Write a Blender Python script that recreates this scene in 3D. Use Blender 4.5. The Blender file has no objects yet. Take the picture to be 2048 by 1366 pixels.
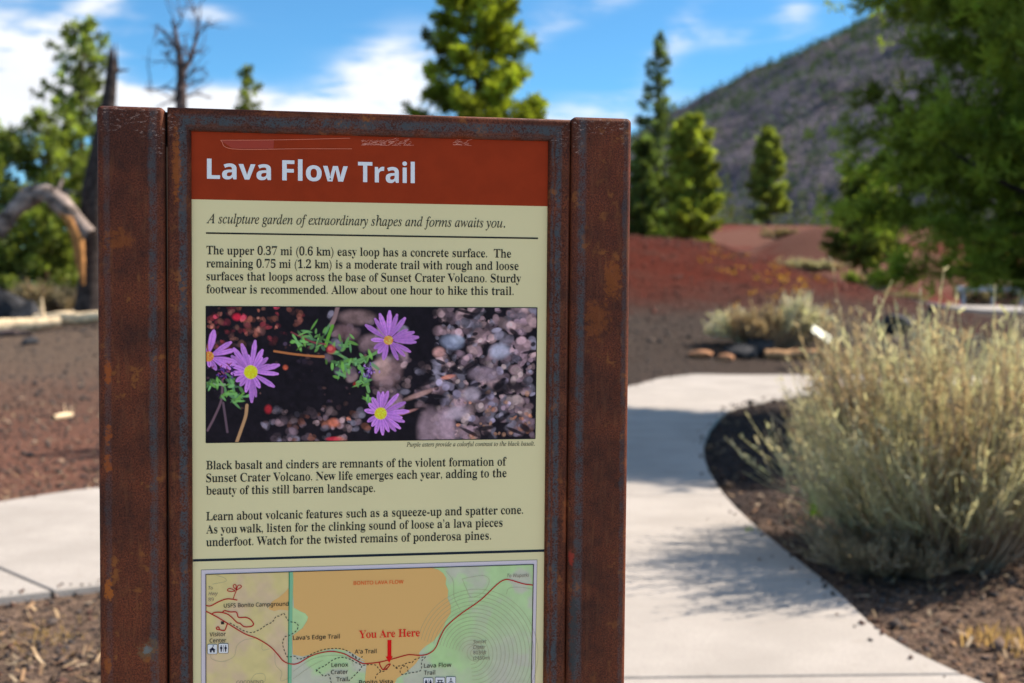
import bpy, bmesh, math, random
import numpy as np
from mathutils import Matrix, Vector
from mathutils.geometry import tessellate_polygon
rng = np.random.default_rng(7)
random.seed(7)
sc = bpy.context.scene
col = sc.collection
R = math.radians

# ------------------------------------------------------------------ camera
FPX, PITCH, ROLL, CAMH = 2350.0, 0.0419, 0.0083, 1.6      # focal length in px of a 2048 px wide picture
_F = np.array([0, math.cos(PITCH), -math.sin(PITCH)]); _U0 = np.array([0, math.sin(PITCH), math.cos(PITCH)])
_R0 = np.array([1.0, 0, 0])
_R = math.cos(ROLL) * _R0 + math.sin(ROLL) * _U0
_U = -math.sin(ROLL) * _R0 + math.cos(ROLL) * _U0
cam = bpy.data.cameras.new('camera'); cam_ob = bpy.data.objects.new('camera', cam); col.objects.link(cam_ob)
M4 = Matrix(((_R[0], _U[0], -_F[0], 0), (_R[1], _U[1], -_F[1], 0), (_R[2], _U[2], -_F[2], CAMH), (0, 0, 0, 1)))
cam_ob.matrix_world = M4
cam.sensor_width = 36; cam.lens = FPX / 2048 * 36; cam.clip_start = 0.05; cam.clip_end = 8000
cam.dof.use_dof = True; cam.dof.focus_distance = 1.74; cam.dof.aperture_fstop = 4.1; cam.dof.aperture_blades = 9
sc.camera = cam_ob

# ------------------------------------------------------------------ light
SUN_AZ, SUN_EL = 17.0, 46.0          # degrees beyond +X towards +Y, elevation
sd = Vector((math.cos(R(SUN_AZ)) * math.cos(R(SUN_EL)), math.sin(R(SUN_AZ)) * math.cos(R(SUN_EL)), math.sin(R(SUN_EL))))
sun = bpy.data.lights.new('sun', 'SUN'); sun.energy = 4.2; sun.angle = R(0.5); sun.color = (1.0, 0.89, 0.76)
sun_ob = bpy.data.objects.new('sun', sun); col.objects.link(sun_ob)
sun_ob.rotation_euler = sd.to_track_quat('Z', 'Y').to_euler(); sun_ob.location = (20, 10, 30)

# ------------------------------------------------------------------ node helpers
class NT:
    def __init__(s, tree): s.t = tree
    def n(s, kind, ins=None, **kw):
        nd = s.t.nodes.new(kind)
        for k, v in kw.items(): setattr(nd, k, v)
        for k, v in (ins or {}).items(): s.set(nd.inputs[k], v)
        return nd
    def set(s, sock, v):
        if isinstance(v, bpy.types.NodeSocket): s.t.links.new(v, sock)
        elif isinstance(v, tuple) and len(v) == 3 and sock.type == 'RGBA': sock.default_value = (*v, 1)
        else: sock.default_value = v
    def m(s, op, a, b=0.0, c=None, clamp=False):
        nd = s.n('ShaderNodeMath', {0: a, 1: b}, operation=op, use_clamp=clamp)
        if c is not None: s.set(nd.inputs[2], c)
        return nd.outputs[0]
    def noise(s, vec, scale, detail=3.0, rough=0.55, dist=0.0):
        return s.n('ShaderNodeTexNoise', {'Vector': vec, 'Scale': scale, 'Detail': detail, 'Roughness': rough, 'Distortion': dist}).outputs['Fac']
    def mapr(s, v, a, b, c=0.0, d=1.0, smooth=True):
        return s.n('ShaderNodeMapRange', {'Value': v, 'From Min': a, 'From Max': b, 'To Min': c, 'To Max': d},
                   interpolation_type='SMOOTHSTEP' if smooth else 'LINEAR').outputs['Result']
    def mix(s, f, a, b, mode='MIX'):
        nd = s.n('ShaderNodeMix', {}, data_type='RGBA', blend_type=mode)
        s.set(nd.inputs[0], f); s.set(nd.inputs[6], a); s.set(nd.inputs[7], b)
        return nd.outputs[2]
    def scalevec(s, vec, sc_):
        return s.n('ShaderNodeMapping', {'Vector': vec, 'Scale': sc_}).outputs[0]

# ------------------------------------------------------------------ world: Nishita sky with procedural clouds
w = bpy.data.worlds.new('World'); sc.world = w; w.use_nodes = True
W = NT(w.node_tree); bg = w.node_tree.nodes['Background']; bg.inputs['Strength'].default_value = 0.075
sky = W.n('ShaderNodeTexSky', sky_type='NISHITA', sun_disc=False)
sky.sun_elevation = R(SUN_EL); sky.sun_rotation = R(90 - SUN_AZ); sky.altitude = 2100
sky.air_density = 1.0; sky.dust_density = 0.2; sky.ozone_density = 1.5
skyc = W.mix(1.0, sky.outputs[0], (0.50, 0.93, 1.10), 'MULTIPLY')
gen = W.n('ShaderNodeTexCoord').outputs['Generated']
sep = W.n('ShaderNodeSeparateXYZ', {0: gen})
az = W.m('ARCTAN2', sep.outputs[0], sep.outputs[1])
el = W.m('ARCSINE', sep.outputs[2])
def azel(px, py):
    d = (px - 1024) / FPX * _R - (py - 683) / FPX * _U + _F; d = d / np.linalg.norm(d)
    return math.atan2(d[0], d[1]), math.asin(d[2])
comb = W.n('ShaderNodeCombineXYZ', {0: az, 1: W.m('MULTIPLY', el, 2.0), 2: 0.0}).outputs[0]
nz = W.noise(comb, 9.0, 6.0, 0.6, 0.6)
# feathery streak noise, rising to the right
rot = W.n('ShaderNodeMapping', {'Vector': comb, 'Rotation': (0, 0, R(-38)), 'Scale': (3.0, 12.0, 1)}).outputs[0]
nst = W.noise(rot, 2.2, 6.0, 0.62, 0.8)
tot = None
#        px    py   rx   ry  angle amp
for (px, py, rx, ry, an, am) in [(20, 190, 170, 95, 25, 1.0), (110, 90, 170, 30, 45, .55), (760, 165, 105, 62, 30, .95),
                                 (640, 215, 300, 22, 0, .6), (330, 195, 170, 32, 0, .8), (420, 30, 50, 16, 0, .45),
                                 (1180, 22, 150, 20, 22, .22), (1345, 85, 80, 30, 50, .28), (1590, 22, 40, 20, 0, .4),
                                 (1600, 75, 60, 24, -10, .25), (1180, 240, 170, 40, 8, .4), (1450, 75, 110, 22, 0, .2),
                                 (1090, 60, 120, 40, 30, .15), (-330, 120, 240, 110, 10, 1.0), (2300, 120, 220, 60, 20, .7)]:
    a0, e0 = azel(px, py); c_, s_ = math.cos(R(an)), math.sin(R(an))
    da = W.m('SUBTRACT', az, a0); de = W.m('SUBTRACT', el, e0)
    u = W.m('DIVIDE', W.m('ADD', W.m('MULTIPLY', da, c_), W.m('MULTIPLY', de, s_)), rx / FPX)
    v = W.m('DIVIDE', W.m('SUBTRACT', W.m('MULTIPLY', de, c_), W.m('MULTIPLY', da, s_)), ry / FPX)
    g = W.m('EXPONENT', W.m('MULTIPLY', W.m('ADD', W.m('MULTIPLY', u, u), W.m('MULTIPLY', v, v)), -0.9))
    g = W.m('MULTIPLY', g, am)
    tot = g if tot is None else W.m('ADD', tot, g)
nmix = W.m('ADD', W.m('MULTIPLY', nz, 0.5), W.m('MULTIPLY', nst, 0.5))
cl = W.m('MULTIPLY', W.m('ADD', tot, 0.10), W.mapr(nmix, 0.36, 0.60, 0.35, 1.5))
wide = W.m('MULTIPLY', W.mapr(W.noise(gen, 2.4, 6.0, 0.6, 0.5), 0.46, 0.64, 0, .85), W.mapr(el, 0.27, 0.5, 0, 1))
cl = W.m('MAXIMUM', W.mapr(cl, 0.12, 0.95, 0, 1), wide)
cloudc = W.mix(1.0, (6.3, 6.5, 6.9), W.mapr(nz, .3, .7, .93, 1.05), 'MULTIPLY')
W.set(bg.inputs['Color'], W.mix(cl, skyc, cloudc))

vs = sc.view_settings; vs.view_transform = 'Standard'; vs.look = 'None'; vs.gamma = 1; vs.use_curve_mapping = False; vs.exposure = 1.12
sc.render.engine = 'CYCLES'
sc.cycles.max_bounces = 6; sc.cycles.diffuse_bounces = 3; sc.cycles.transmission_bounces = 4; sc.cycles.use_denoising = True

# ------------------------------------------------------------------ general helpers
def s2l(c):
    c = np.asarray(c, float) / 255.0
    return np.where(c <= 0.04045, c / 12.92, ((c + 0.055) / 1.055) ** 2.4)
KP = np.array((2.09, 1.77, 1.50))                                     # print seen in open shade: reading in the photograph -> ink reflectance
def pc(r, g, b): return tuple(np.clip(s2l((r, g, b)) * KP, 0, .85))

def at(px, py, d):                            # a point d metres ahead of the camera seen at (px, py)
    v = (px - 1024) / FPX * _R - (py - 683) / FPX * _U + _F
    v = v * (d / v[1]); return np.array([v[0], v[1], v[2] + CAMH])

def meta(o, label=None, cat=None, group=None, kind=None):
    if label: o['label'] = label
    if cat: o['category'] = cat
    if group: o['group'] = group
    if kind: o['kind'] = kind
    return o
def empty(name, loc, rz=0.0):
    o = bpy.data.objects.new(name, None); o.empty_display_size = .2; col.objects.link(o); o.location = loc; o.rotation_euler = (0, 0, rz); return o
def mk(name, V, F, mat, parent=None, vcol=None, smooth=False, matidx=None):
    V = np.ascontiguousarray(V, dtype=np.float32); F = np.ascontiguousarray(F, dtype=np.int32); k = F.shape[1]; n = len(F)
    me = bpy.data.meshes.new(name); me.vertices.add(len(V)); me.vertices.foreach_set('co', V.ravel())
    me.loops.add(n * k); me.loops.foreach_set('vertex_index', F.ravel())
    me.polygons.add(n); me.polygons.foreach_set('loop_start', np.arange(0, n * k, k, dtype=np.int32))
    me.polygons.foreach_set('loop_total', np.full(n, k, dtype=np.int32))
    if smooth: me.polygons.foreach_set('use_smooth', np.ones(n, dtype=bool))
    for m_ in (mat if isinstance(mat, (list, tuple)) else [mat]): me.materials.append(m_)
    if matidx is not None: me.polygons.foreach_set('material_index', np.asarray(matidx, dtype=np.int32))
    me.update(calc_edges=True); me.validate()
    if vcol is not None:
        ca = me.color_attributes.new('Col', 'FLOAT_COLOR', 'POINT')
        c4 = np.ones((len(V), 4), dtype=np.float32); c4[:, :vcol.shape[1]] = vcol; ca.data.foreach_set('color', c4.ravel())
    o = bpy.data.objects.new(name, me); col.objects.link(o)
    if parent is not None: o.parent = parent
    return o
def from_bm(name, bm, mat, parent=None, smooth=False):
    me = bpy.data.meshes.new(name); bm.to_mesh(me); bm.free(); me.materials.append(mat)
    if smooth:
        for p in me.polygons: p.use_smooth = True
    o = bpy.data.objects.new(name, me); col.objects.link(o)
    if parent is not None: o.parent = parent
    return o
class Acc:                                    # gathers triangles / quads given as arrays
    def __init__(s): s.V = []; s.F = []; s.C = []; s.n = 0
    def add(s, V, F, C=None):
        V = np.asarray(V, float); s.V.append(V); s.F.append(np.asarray(F, int) + s.n); s.n += len(V)
        if C is not None: s.C.append(np.broadcast_to(np.asarray(C, float), (len(V), 3)))
    def out(s, name, mat, parent=None, smooth=False):
        return mk(name, np.concatenate(s.V), np.concatenate(s.F), mat, parent, np.concatenate(s.C) if s.C else None, smooth)
def tube(acc, P, rad, sides=7, C=None, cap=True):       # quads along a polyline
    P = np.asarray(P, float); n = len(P); rad = np.broadcast_to(rad, (n,)) if np.ndim(rad) == 0 else np.asarray(rad, float)
    T = np.gradient(P, axis=0); T /= np.linalg.norm(T, axis=1)[:, None] + 1e-9
    ref = np.array([0.31, 0.17, 0.93]) if abs(T[0] @ np.array([0, 0, 1.])) < .8 else np.array([0.93, 0.2, 0.1])
    A = np.cross(T, ref); A /= np.linalg.norm(A, axis=1)[:, None] + 1e-9; B = np.cross(T, A)
    th = np.arange(sides) * 2 * np.pi / sides
    V = P[:, None] + rad[:, None, None] * (np.cos(th)[None, :, None] * A[:, None] + np.sin(th)[None, :, None] * B[:, None])
    i = np.arange(n - 1)[:, None] * sides; j = np.arange(sides)[None]; j2 = (j + 1) % sides
    F = np.stack([i + j, i + j2, i + sides + j2, i + sides + j], -1).reshape(-1, 4)
    V = V.reshape(-1, 3)
    if cap:
        V = np.vstack([V, P[-1]]); t = (n - 1) * sides
        F = np.vstack([F, np.stack([t + j[0], t + j2[0], np.full(sides, len(V) - 1), np.full(sides, len(V) - 1)], -1)])
    acc.add(V, F, C)
def smooth01(t): t = np.clip(t, 0, 1); return t * t * (3 - 2 * t)
_perm = rng.random((64, 64))
def vnoise(x, y):                             # value noise, tileable 64
    x = np.asarray(x, float); y = np.asarray(y, float); xi = np.floor(x).astype(int); yi = np.floor(y).astype(int)
    fx = x - xi; fy = y - yi; fx = fx * fx * (3 - 2 * fx); fy = fy * fy * (3 - 2 * fy)
    p = lambda a, b: _perm[a % 64, b % 64]
    return (p(xi, yi) * (1 - fx) * (1 - fy) + p(xi + 1, yi) * fx * (1 - fy) + p(xi, yi + 1) * (1 - fx) * fy + p(xi + 1, yi + 1) * fx * fy) - .5
def fbm(x, y, o=4): return sum(vnoise(x * 2 ** k + 17 * k, y * 2 ** k + 5 * k) / 2 ** k for k in range(o))

def new_mat(name, rough=0.8, spec=0.3):
    m = bpy.data.materials.new(name); m.use_nodes = True; N = NT(m.node_tree); b = m.node_tree.nodes['Principled BSDF']
    b.inputs['Roughness'].default_value = rough; b.inputs['Specular IOR Level'].default_value = spec
    return m, N, b
def flat(name, c, rough=0.8, spec=0.3, var=0.0, scale=20.0):
    m, N, b = new_mat(name, rough, spec)
    if var:
        co = N.n('ShaderNodeTexCoord').outputs['Object']
        N.set(b.inputs['Base Color'], N.mix(N.mapr(N.noise(co, scale, 5), .3, .7), tuple(x * (1 - var) for x in c), tuple(min(1, x * (1 + var)) for x in c)))
    else: b.inputs['Base Color'].default_value = (*c, 1)
    return m
def vc_mat(name, rough=0.8, spec=0.2, transl=0.0, tm=(1.6, 1.5, .35)):
    m, N, b = new_mat(name, rough, spec)
    a = N.n('ShaderNodeAttribute', attribute_name='Col').outputs['Color']
    N.set(b.inputs['Base Color'], a)
    if transl:
        tr = N.n('ShaderNodeBsdfTranslucent'); N.set(tr.inputs['Color'], N.mix(1.0, a, tm, 'MULTIPLY'))
        mx = N.n('ShaderNodeMixShader', {0: transl}); N.set(mx.inputs[1], b.outputs[0]); N.set(mx.inputs[2], tr.outputs[0])
        N.set(m.node_tree.nodes['Material Output'].inputs['Surface'], mx.outputs[0])
    return m

# ------------------------------------------------------------------ terrain height
XA = [-60, -26, -18, -12, -7, -2, 2, 4.6, 7.4, 9.3, 11.3, 13.2, 15.8, 25, 60, 200]
ZA = [0, 0, .2, 1.3, 2.6, 3.5, 3.95, 3.9, 3.72, 3.15, 2.5, 1.75, 1.25, 1.1, 1.1, 1.1]
def H(x, y):
    x = np.asarray(x, float); y = np.asarray(y, float)
    crest = np.interp(x, XA, ZA)
    f = np.where(y < 46, smooth01((y - 22.0) / 24.0) * .55 + .45 * np.clip((y - 23) / 23, 0, 1), 1 - .55 * smooth01((y - 46) / 16))
    f = np.where(y < 23, 0, f)
    far = np.where(x > 12, np.maximum(f, smooth01((y - 22) / 24)), f)
    h = crest * far
    side = smooth01((x - 0.02 * y) / (0.08 * np.maximum(y, 1)))
    h = h + 7.4 * smooth01((y - 54) / 66) * side
    h = h + 3.0 * np.exp(-(((x - 21.5) / 5.5) ** 2 + ((y - 77) / 6) ** 2))
    h = h + 2.2 * smooth01((y - 60) / 160) * (1 - side)
    n = fbm(x * .9, y * .9, 3) * .045 + fbm(x * .23 + 9, y * .23, 3) * .12 * smooth01((y - 24) / 12)
    return h + n - 0.052

def concat_axis(segs):
    out = []
    for a, b, n in segs: out.append(np.linspace(a, b, n, endpoint=False))
    return np.concatenate(out + [[segs[-1][1]]])
gx = concat_axis([(-4000, -400, 14), (-400, -60, 20), (-60, -14, 46), (-14, 16, 100), (16, 60, 60), (60, 400, 20), (400, 4000, 14)])
gy = concat_axis([(-1500, -60, 10), (-60, 0, 14), (0, 30, 110), (30, 60, 90), (60, 140, 90), (140, 500, 30), (500, 5000, 20)])
X, Y = np.meshgrid(gx, gy, indexing='ij'); Z = H(X, Y)
V = np.stack([X, Y, Z], -1).reshape(-1, 3); nx, ny = len(gx), len(gy)
I, J = np.meshgrid(np.arange(nx - 1), np.arange(ny - 1), indexing='ij'); b0 = (I * ny + J).ravel()
F = np.stack([b0, b0 + ny, b0 + ny + 1, b0 + 1], -1)
mg, N, b = new_mat('cinder_ground', 1.0, .03)
geo = N.n('ShaderNodeNewGeometry').outputs['Position']; sp = N.n('ShaderNodeSeparateXYZ', {0: geo})
big = N.noise(geo, .22, 4); med = N.noise(geo, 1.6, 4); fine = N.noise(geo, 14, 4, .7); vfine = N.noise(geo, 60, 3, .7)
# near soil: brown cinders with tan litter; farther: grey ash; hills: red cinders
near = N.mix(N.mapr(fine, .35, .68), (.060, .044, .036), (.20, .135, .098))
near = N.mix(N.mapr(vfine, .58, .70), near, (.40, .27, .17))
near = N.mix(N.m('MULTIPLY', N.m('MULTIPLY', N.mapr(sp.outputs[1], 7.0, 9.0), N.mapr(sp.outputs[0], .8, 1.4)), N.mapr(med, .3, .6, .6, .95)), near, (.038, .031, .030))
redn = N.mix(N.mapr(fine, .3, .7), (.11, .048, .034), (.215, .11, .078))
near = N.mix(N.m('MULTIPLY', N.mapr(sp.outputs[1], 6.5, 10.5), N.mapr(N.m('ADD', sp.outputs[0], N.m('MULTIPLY', med, 1.0)), -1.0, 0.5, 1, 0)), near, redn)
grey = N.mix(N.mapr(fine, .3, .7), (.082, .066, .056), (.145, .118, .098))
grey = N.mix(N.mapr(sp.outputs[0], -9, -4), N.mix(1.0, grey, (1.1, .98, .88), 'MULTIPLY'), N.mix(1.0, grey, (.56, .53, .53), 'MULTIPLY'))
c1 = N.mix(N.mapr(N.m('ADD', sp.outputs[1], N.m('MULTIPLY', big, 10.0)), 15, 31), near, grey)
red = N.mix(N.mapr(fine, .3, .7), (.058, .014, .009), (.118, .028, .017))
hz_ = N.m('ADD', sp.outputs[2], N.m('ADD', N.m('MULTIPLY', big, 1.2), N.m('MULTIPLY', med, .5)))
red = N.mix(N.mapr(N.noise(geo, .7, 5, .7), .46, .66, 0, .4), red, (.085, .045, .034))
c2 = N.mix(N.m('MULTIPLY', N.mapr(hz_, 1.7, 2.9), N.mapr(sp.outputs[1], 24, 30)), c1, red)
brn = N.mix(N.mapr(fine, .3, .7), (.11, .052, .040), (.17, .082, .060))
brn = N.mix(N.mapr(N.noise(geo, .12, 3), .5, .62), brn, (.125, .036, .027))
c3 = N.mix(N.mapr(sp.outputs[1], 50, 58), c2, brn)
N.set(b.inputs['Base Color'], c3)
bp_ = N.n('ShaderNodeBump', {'Height': N.m('ADD', fine, N.m('MULTIPLY', vfine, .4)), 'Strength': .9, 'Distance': .05}); N.set(b.inputs['Normal'], bp_.outputs[0])
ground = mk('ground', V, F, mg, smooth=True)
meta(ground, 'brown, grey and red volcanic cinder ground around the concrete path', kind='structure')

# ------------------------------------------------------------------ mountain (cinder cone), a mass of pines on it
def HM(x, y):
    r = np.hypot(x - 585, y - 1010); ang = np.arctan2(y - 1010, x - 585)
    h = 372 - .545 * np.maximum(r - 45 - 14 * np.sin(ang * 3 + 1), 0)
    return h + fbm(x / 90, y / 90, 5) * 15 + np.sin(ang * 26 + fbm(x / 60, y / 60, 2) * 5) * 2.5 * smooth01((r - 60) / 200)
mx = np.linspace(-260, 1500, 260); my = np.linspace(220, 1900, 240)
X, Y = np.meshgrid(mx, my, indexing='ij'); Z = HM(X, Y)
V = np.stack([X, Y, Z], -1).reshape(-1, 3); nx, ny = len(mx), len(my)
I, J = np.meshgrid(np.arange(nx - 1), np.arange(ny - 1), indexing='ij'); b0 = (I * ny + J).ravel()
F = np.stack([b0, b0 + ny, b0 + ny + 1, b0 + 1], -1)
F = F[(Z.reshape(-1)[F].max(1) > -20)]
mm, N, b = new_mat('hazed_mountain_cinder', 1, .05)
geo = N.n('ShaderNodeNewGeometry').outputs['Position']
cA = N.mix(N.mapr(N.noise(geo, .05, 5, .65), .35, .65), (.066, .064, .084), (.122, .112, .134))  # bluish tint of distance haze blended into the cinder colours
cA = N.mix(N.m('MULTIPLY', N.mapr(N.noise(geo, .012, 3), .5, .68), .7), cA, (.14, .115, .125))
N.set(b.inputs['Base Color'], cA)
bp_ = N.n('ShaderNodeBump', {'Height': N.noise(geo, .08, 5, .7), 'Strength': .9, 'Distance': 10.0}); N.set(b.inputs['Normal'], bp_.outputs[0])
meta(mk('mountain', V, F, mm, smooth=True), 'dark grey cinder cone mountain rising behind the pines', kind='structure')

leaf = vc_mat('pine_needles', .75, .06, .40, (1.4, 1.5, .55))
farleaf = vc_mat('far_needles', .9, .1, .15)
def mini_trees(name, xs, ys, hs, hf, tri, mat, base_c, spread=.26):
    n = len(xs); zs = hf(xs, ys)
    t = rng.random((n, tri)) ** .8; ang = rng.random((n, tri)) * 6.283
    rr = (1 - t) * hs[:, None] * spread * (.25 + .75 * rng.random((n, tri))) + .02 * hs[:, None]
    c = np.stack([xs[:, None] + rr * np.cos(ang), ys[:, None] + rr * np.sin(ang), zs[:, None] + hs[:, None] * (.08 + .9 * t)], -1)
    s = hs[:, None, None, None] * (.14 if tri < 30 else .045) * (1.15 - t[..., None, None] * .75)
    v = c[:, :, None] + rng.normal(size=(n, tri, 3, 3)) * s * np.array([1, 1, .75])
    k = n * tri; cv = np.asarray(base_c)[None, None] * (.65 + .7 * rng.random((n, 1, 1))) * np.array([1, 1, 1])
    cv = cv * (.8 + .4 * rng.random((n, tri, 1))); cv = np.repeat(cv.reshape(-1, 3), 3, 0)
    return mk(name, v.reshape(-1, 3), np.arange(k * 3).reshape(-1, 3), mat, vcol=cv)
n = 60000
tx = rng.uniform(-200, 700, n); ty = rng.uniform(330, 1250, n)
zz = HM(tx, ty); keep = (zz > 2)
dens = .24 + .36 * smooth01((fbm(tx / 120, ty / 120, 3) + .1) / .35) + .55 * smooth01((100 - zz) / 70) * (fbm(tx / 60, ty / 60, 2) > 0)
r_ = np.hypot(tx - 585, ty - 1010); angm = np.arctan2(ty - 1010, tx - 585)
rim = np.abs(np.cos(angm - math.atan2(1010, 585))) < .22
dens = np.where(rim, .75, dens)
keep &= rng.random(n) < dens
tx, ty = tx[keep], ty[keep]
wood = mini_trees('far_wood', tx, ty, rng.uniform(2.5, 8.5, len(tx)), HM, 9, farleaf, (.07, .11, .065))
meta(wood, 'scattered far-off pines covering the dark mountain slope', 'trees', kind='stuff')
n = 420
tx = np.concatenate([rng.uniform(-75, -17, 260), rng.uniform(20, 120, 160)]); ty = np.concatenate([rng.uniform(85, 190, 260), rng.uniform(135, 230, 160)])
ok = (tx / ty < -.20) | (tx / ty > .12)
tx, ty = tx[ok], ty[ok]
belt = mini_trees('distant_treeline', tx, ty, np.where(tx < 0, rng.uniform(6, 12, len(tx)), rng.uniform(4, 8, len(tx))), H, 90, farleaf, (.13, .165, .05), .24)
meta(belt, 'distant belt of pines beyond the cinder field', 'trees', kind='stuff')

# ------------------------------------------------------------------ concrete path in slabs
def cat(P, n):
    P = np.asarray(P, float); Q = np.vstack([2 * P[0] - P[1], P, 2 * P[-1] - P[-2]]); out = []
    t = np.linspace(0, 1, n, endpoint=False)[:, None]
    for i in range(1, len(Q) - 2):
        a, b_, c, d = Q[i - 1:i + 3]
        out.append(.5 * (2 * b_ + (c - a) * t + (2 * a - 5 * b_ + 4 * c - d) * t ** 2 + (3 * b_ - a - 3 * c + d) * t ** 3))
    return np.vstack(out + [P[-1:]])
def g(px, py): p = at(px, py, 1.0) - np.array([0, 0, CAMH]); p = p * (-CAMH / p[2]); return (p[0], p[1])
Rm = [(7.5, -7), (6.8, -3), (5.6, -.1), (3.3, 2.4), g(1925, 1347), g(1650, 1160), g(1450, 990), g(1408, 890), g(1450, 825), g(1520, 803), g(1620, 785), g(1740, 772), (10.5, 21.6), (15, 22.2)]
Lm = [(-5, -7), (-4.8, -3), (-3.4, -.4), (.35, 2.2), (.4, 4.83), (-.5, 6.6), (-1.5, 9.0), (-1.1, 13.2), (.4, 17.3), g(1258, 772), g(1350, 752), g(1560, 741), (10.5, 24.4), (15, 25.0)]  # near ends flare into an unseen pad, added to bounce light onto the sign
UB = [(-.9, 8.9), (-2.3, 9.7), g(200, 973), (-4.35, 8.1), (-6.4, 6.1), (-9.5, 4.3)]
LB = [(-.2, 6.6), (-1.05, 6.62), (-1.75, 6.55), g(105, 1179), (-4.8, 4.75), (-8.5, 3.2)]
mc, N, b = new_mat('concrete', .85, .25)
geo = N.n('ShaderNodeNewGeometry').outputs['Position']
cc = N.mix(N.mapr(N.noise(geo, 1.3, 5, .6), .3, .7), (.36, .325, .29), (.475, .43, .388))
cc = N.mix(N.mapr(N.noise(geo, 60, 4, .7), .30, .70, .6, 0), cc, (.30, .27, .24))
cc = N.mix(N.mapr(N.noise(geo, 7, 3, .5), .60, .74, 0, .4), cc, (.33, .29, .25))
cc = N.mix(N.mapr(N.noise(geo, 22, 2, .5), .70, .74, 0, .55), cc, (.20, .17, .15))
N.set(b.inputs['Base Color'], cc)
bp_ = N.n('ShaderNodeBump', {'Height': N.noise(geo, 90, 4, .7), 'Strength': .35, 'Distance': .01}); N.set(b.inputs['Normal'], bp_.outputs[0])
mbed = flat('path_bed', (.10, .085, .07), .95, .1, .3, 30)
def strip(L, R_, sub, parent, zb=-.10, zt=0.0, gap=.020, drape=None, mat=None, bedz=-.035):
    cl, cr = cat(L, sub), cat(R_, sub); ns = len(L) - 1
    for k in range(ns):
        a = cl[k * sub:(k + 1) * sub + 1].copy(); c = cr[k * sub:(k + 1) * sub + 1].copy()
        for e in (a, c):
            d = e[1] - e[0]; e[0] = e[0] + d / np.linalg.norm(d) * gap / 2
            d = e[-1] - e[-2]; e[-1] = e[-1] - d / np.linalg.norm(d) * gap / 2
        m_ = len(a); bm = bmesh.new()
        hf = (lambda p: float(H(p[0], p[1])) + .09) if drape else (lambda p: 0.0)
        at_ = [bm.verts.new((*p, zt + hf(p))) for p in a]; ct = [bm.verts.new((*p, zt + hf(p))) for p in c]
        ab = [bm.verts.new((*p, zb + hf(p))) for p in a]; cb = [bm.verts.new((*p, zb + hf(p))) for p in c]
        for i in range(m_ - 1):
            bm.faces.new((at_[i], at_[i + 1], ct[i + 1], ct[i])); bm.faces.new((at_[i + 1], at_[i], ab[i], ab[i + 1]))
            bm.faces.new((ct[i], ct[i + 1], cb[i + 1], cb[i]))
        bm.faces.new((at_[0], ct[0], cb[0], ab[0])); bm.faces.new((ct[-1], at_[-1], ab[-1], cb[-1]))
        bmesh.ops.recalc_face_normals(bm, faces=bm.faces)
        if not drape:
            ed = [e for e in bm.edges if e.is_manifold and all(abs(v.co.z - zt) < 1e-6 for v in e.verts) and e.calc_face_angle(0) > 1]
            bmesh.ops.bevel(bm, geom=ed, offset=.008, segments=2, affect='EDGES', profile=.5)
        from_bm('slab', bm, mc, parent)
    return cl, cr
cl, cr = cat(Lm, 6), cat(Rm, 6); m_ = len(cl)
Vp = [(*p, -.012) for p in cl] + [(*p, -.012) for p in cr]
Fp = [(i, m_ + i, m_ + i + 1, i + 1) for i in range(m_ - 1)]
ul, lb = cat(UB, 6), cat(LB, 6); o_ = len(Vp); q = len(ul)
Vp += [(*p, -.016) for p in ul] + [(*p, -.016) for p in lb]; Fp += [(o_ + i, o_ + q + i, o_ + q + i + 1, o_ + i + 1) for i in range(q - 1)]
path = mk('path', np.array(Vp), np.array(Fp), mbed)
meta(path, 'pale concrete path curving away from the sign through the cinders', kind='structure')
strip(Lm, Rm, 6, path); strip(UB, LB, 6, path, zt=-.004)
poly_main = np.vstack([cl, cr[::-1]]); poly_br = np.vstack([ul, lb[::-1]])
def inside(px, py, P):
    r = np.zeros(len(px), bool); x0, y0 = P[:, 0], P[:, 1]; x1, y1 = np.roll(x0, -1), np.roll(y0, -1)
    for a, b_, c, d in zip(x0, y0, x1, y1):
        if b_ == d: continue
        k = ((b_ > py) != (d > py)) & (px < (c - a) * (py - b_) / (d - b_) + a); r ^= k
    return r
# far loop of the trail on the rise, with a metal rail behind it
far = empty('far_path', (0, 0, 0)); meta(far, 'far loop of the pale concrete trail beyond the rabbitbrush', kind='structure')
def farpts(y0): return [(14.2, y0 - 1.2), (17, y0 - .4), (20, y0), (24, y0 + .3), (29, y0 + .4), (36, y0 + .5)]
strip(farpts(44.2), farpts(41.4), 4, far, drape=True)

# ------------------------------------------------------------------ loose stones and litter
def scatter(n, x0, x1, y0, y1):
    d = y0 * (y1 / y0) ** rng.random(n); x = rng.uniform(-1, 1, n) * (d * .5 + 1.5)
    k = (x > x0) & (x < x1) & ~inside(x, d, poly_main) & ~inside(x, d, poly_br); return x[k], d[k]
x, y = scatter(70000, -14, 14, 2.2, 34)
x2 = rng.uniform(2.5, 15, 9000); y2 = rng.uniform(26, 46, 9000); x = np.r_[x, x2]; y = np.r_[y, y2]
ed = np.vstack([cr[12:], cl[18:], ul, lb]); k_ = rng.integers(0, len(ed) - 1, 1100); t_ = rng.random(1100)[:, None]
ep = ed[k_] * (1 - t_) + ed[k_ + 1] * t_; okk = np.linalg.norm(ed[k_] - ed[k_ + 1], axis=1) < 1.5; ep = ep[okk] + rng.normal(size=(okk.sum(), 2)) * np.array([.10, .10])
xe, ye = ep[:, 0], ep[:, 1]; n_off = len(x); x = np.r_[x, xe]; y = np.r_[y, ye]
n = len(x); s = (.0045 + .011 * rng.random(n) ** 3) * (1 + y / 14) * np.where(rng.random(n) < .03, 2.1, 1)
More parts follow.
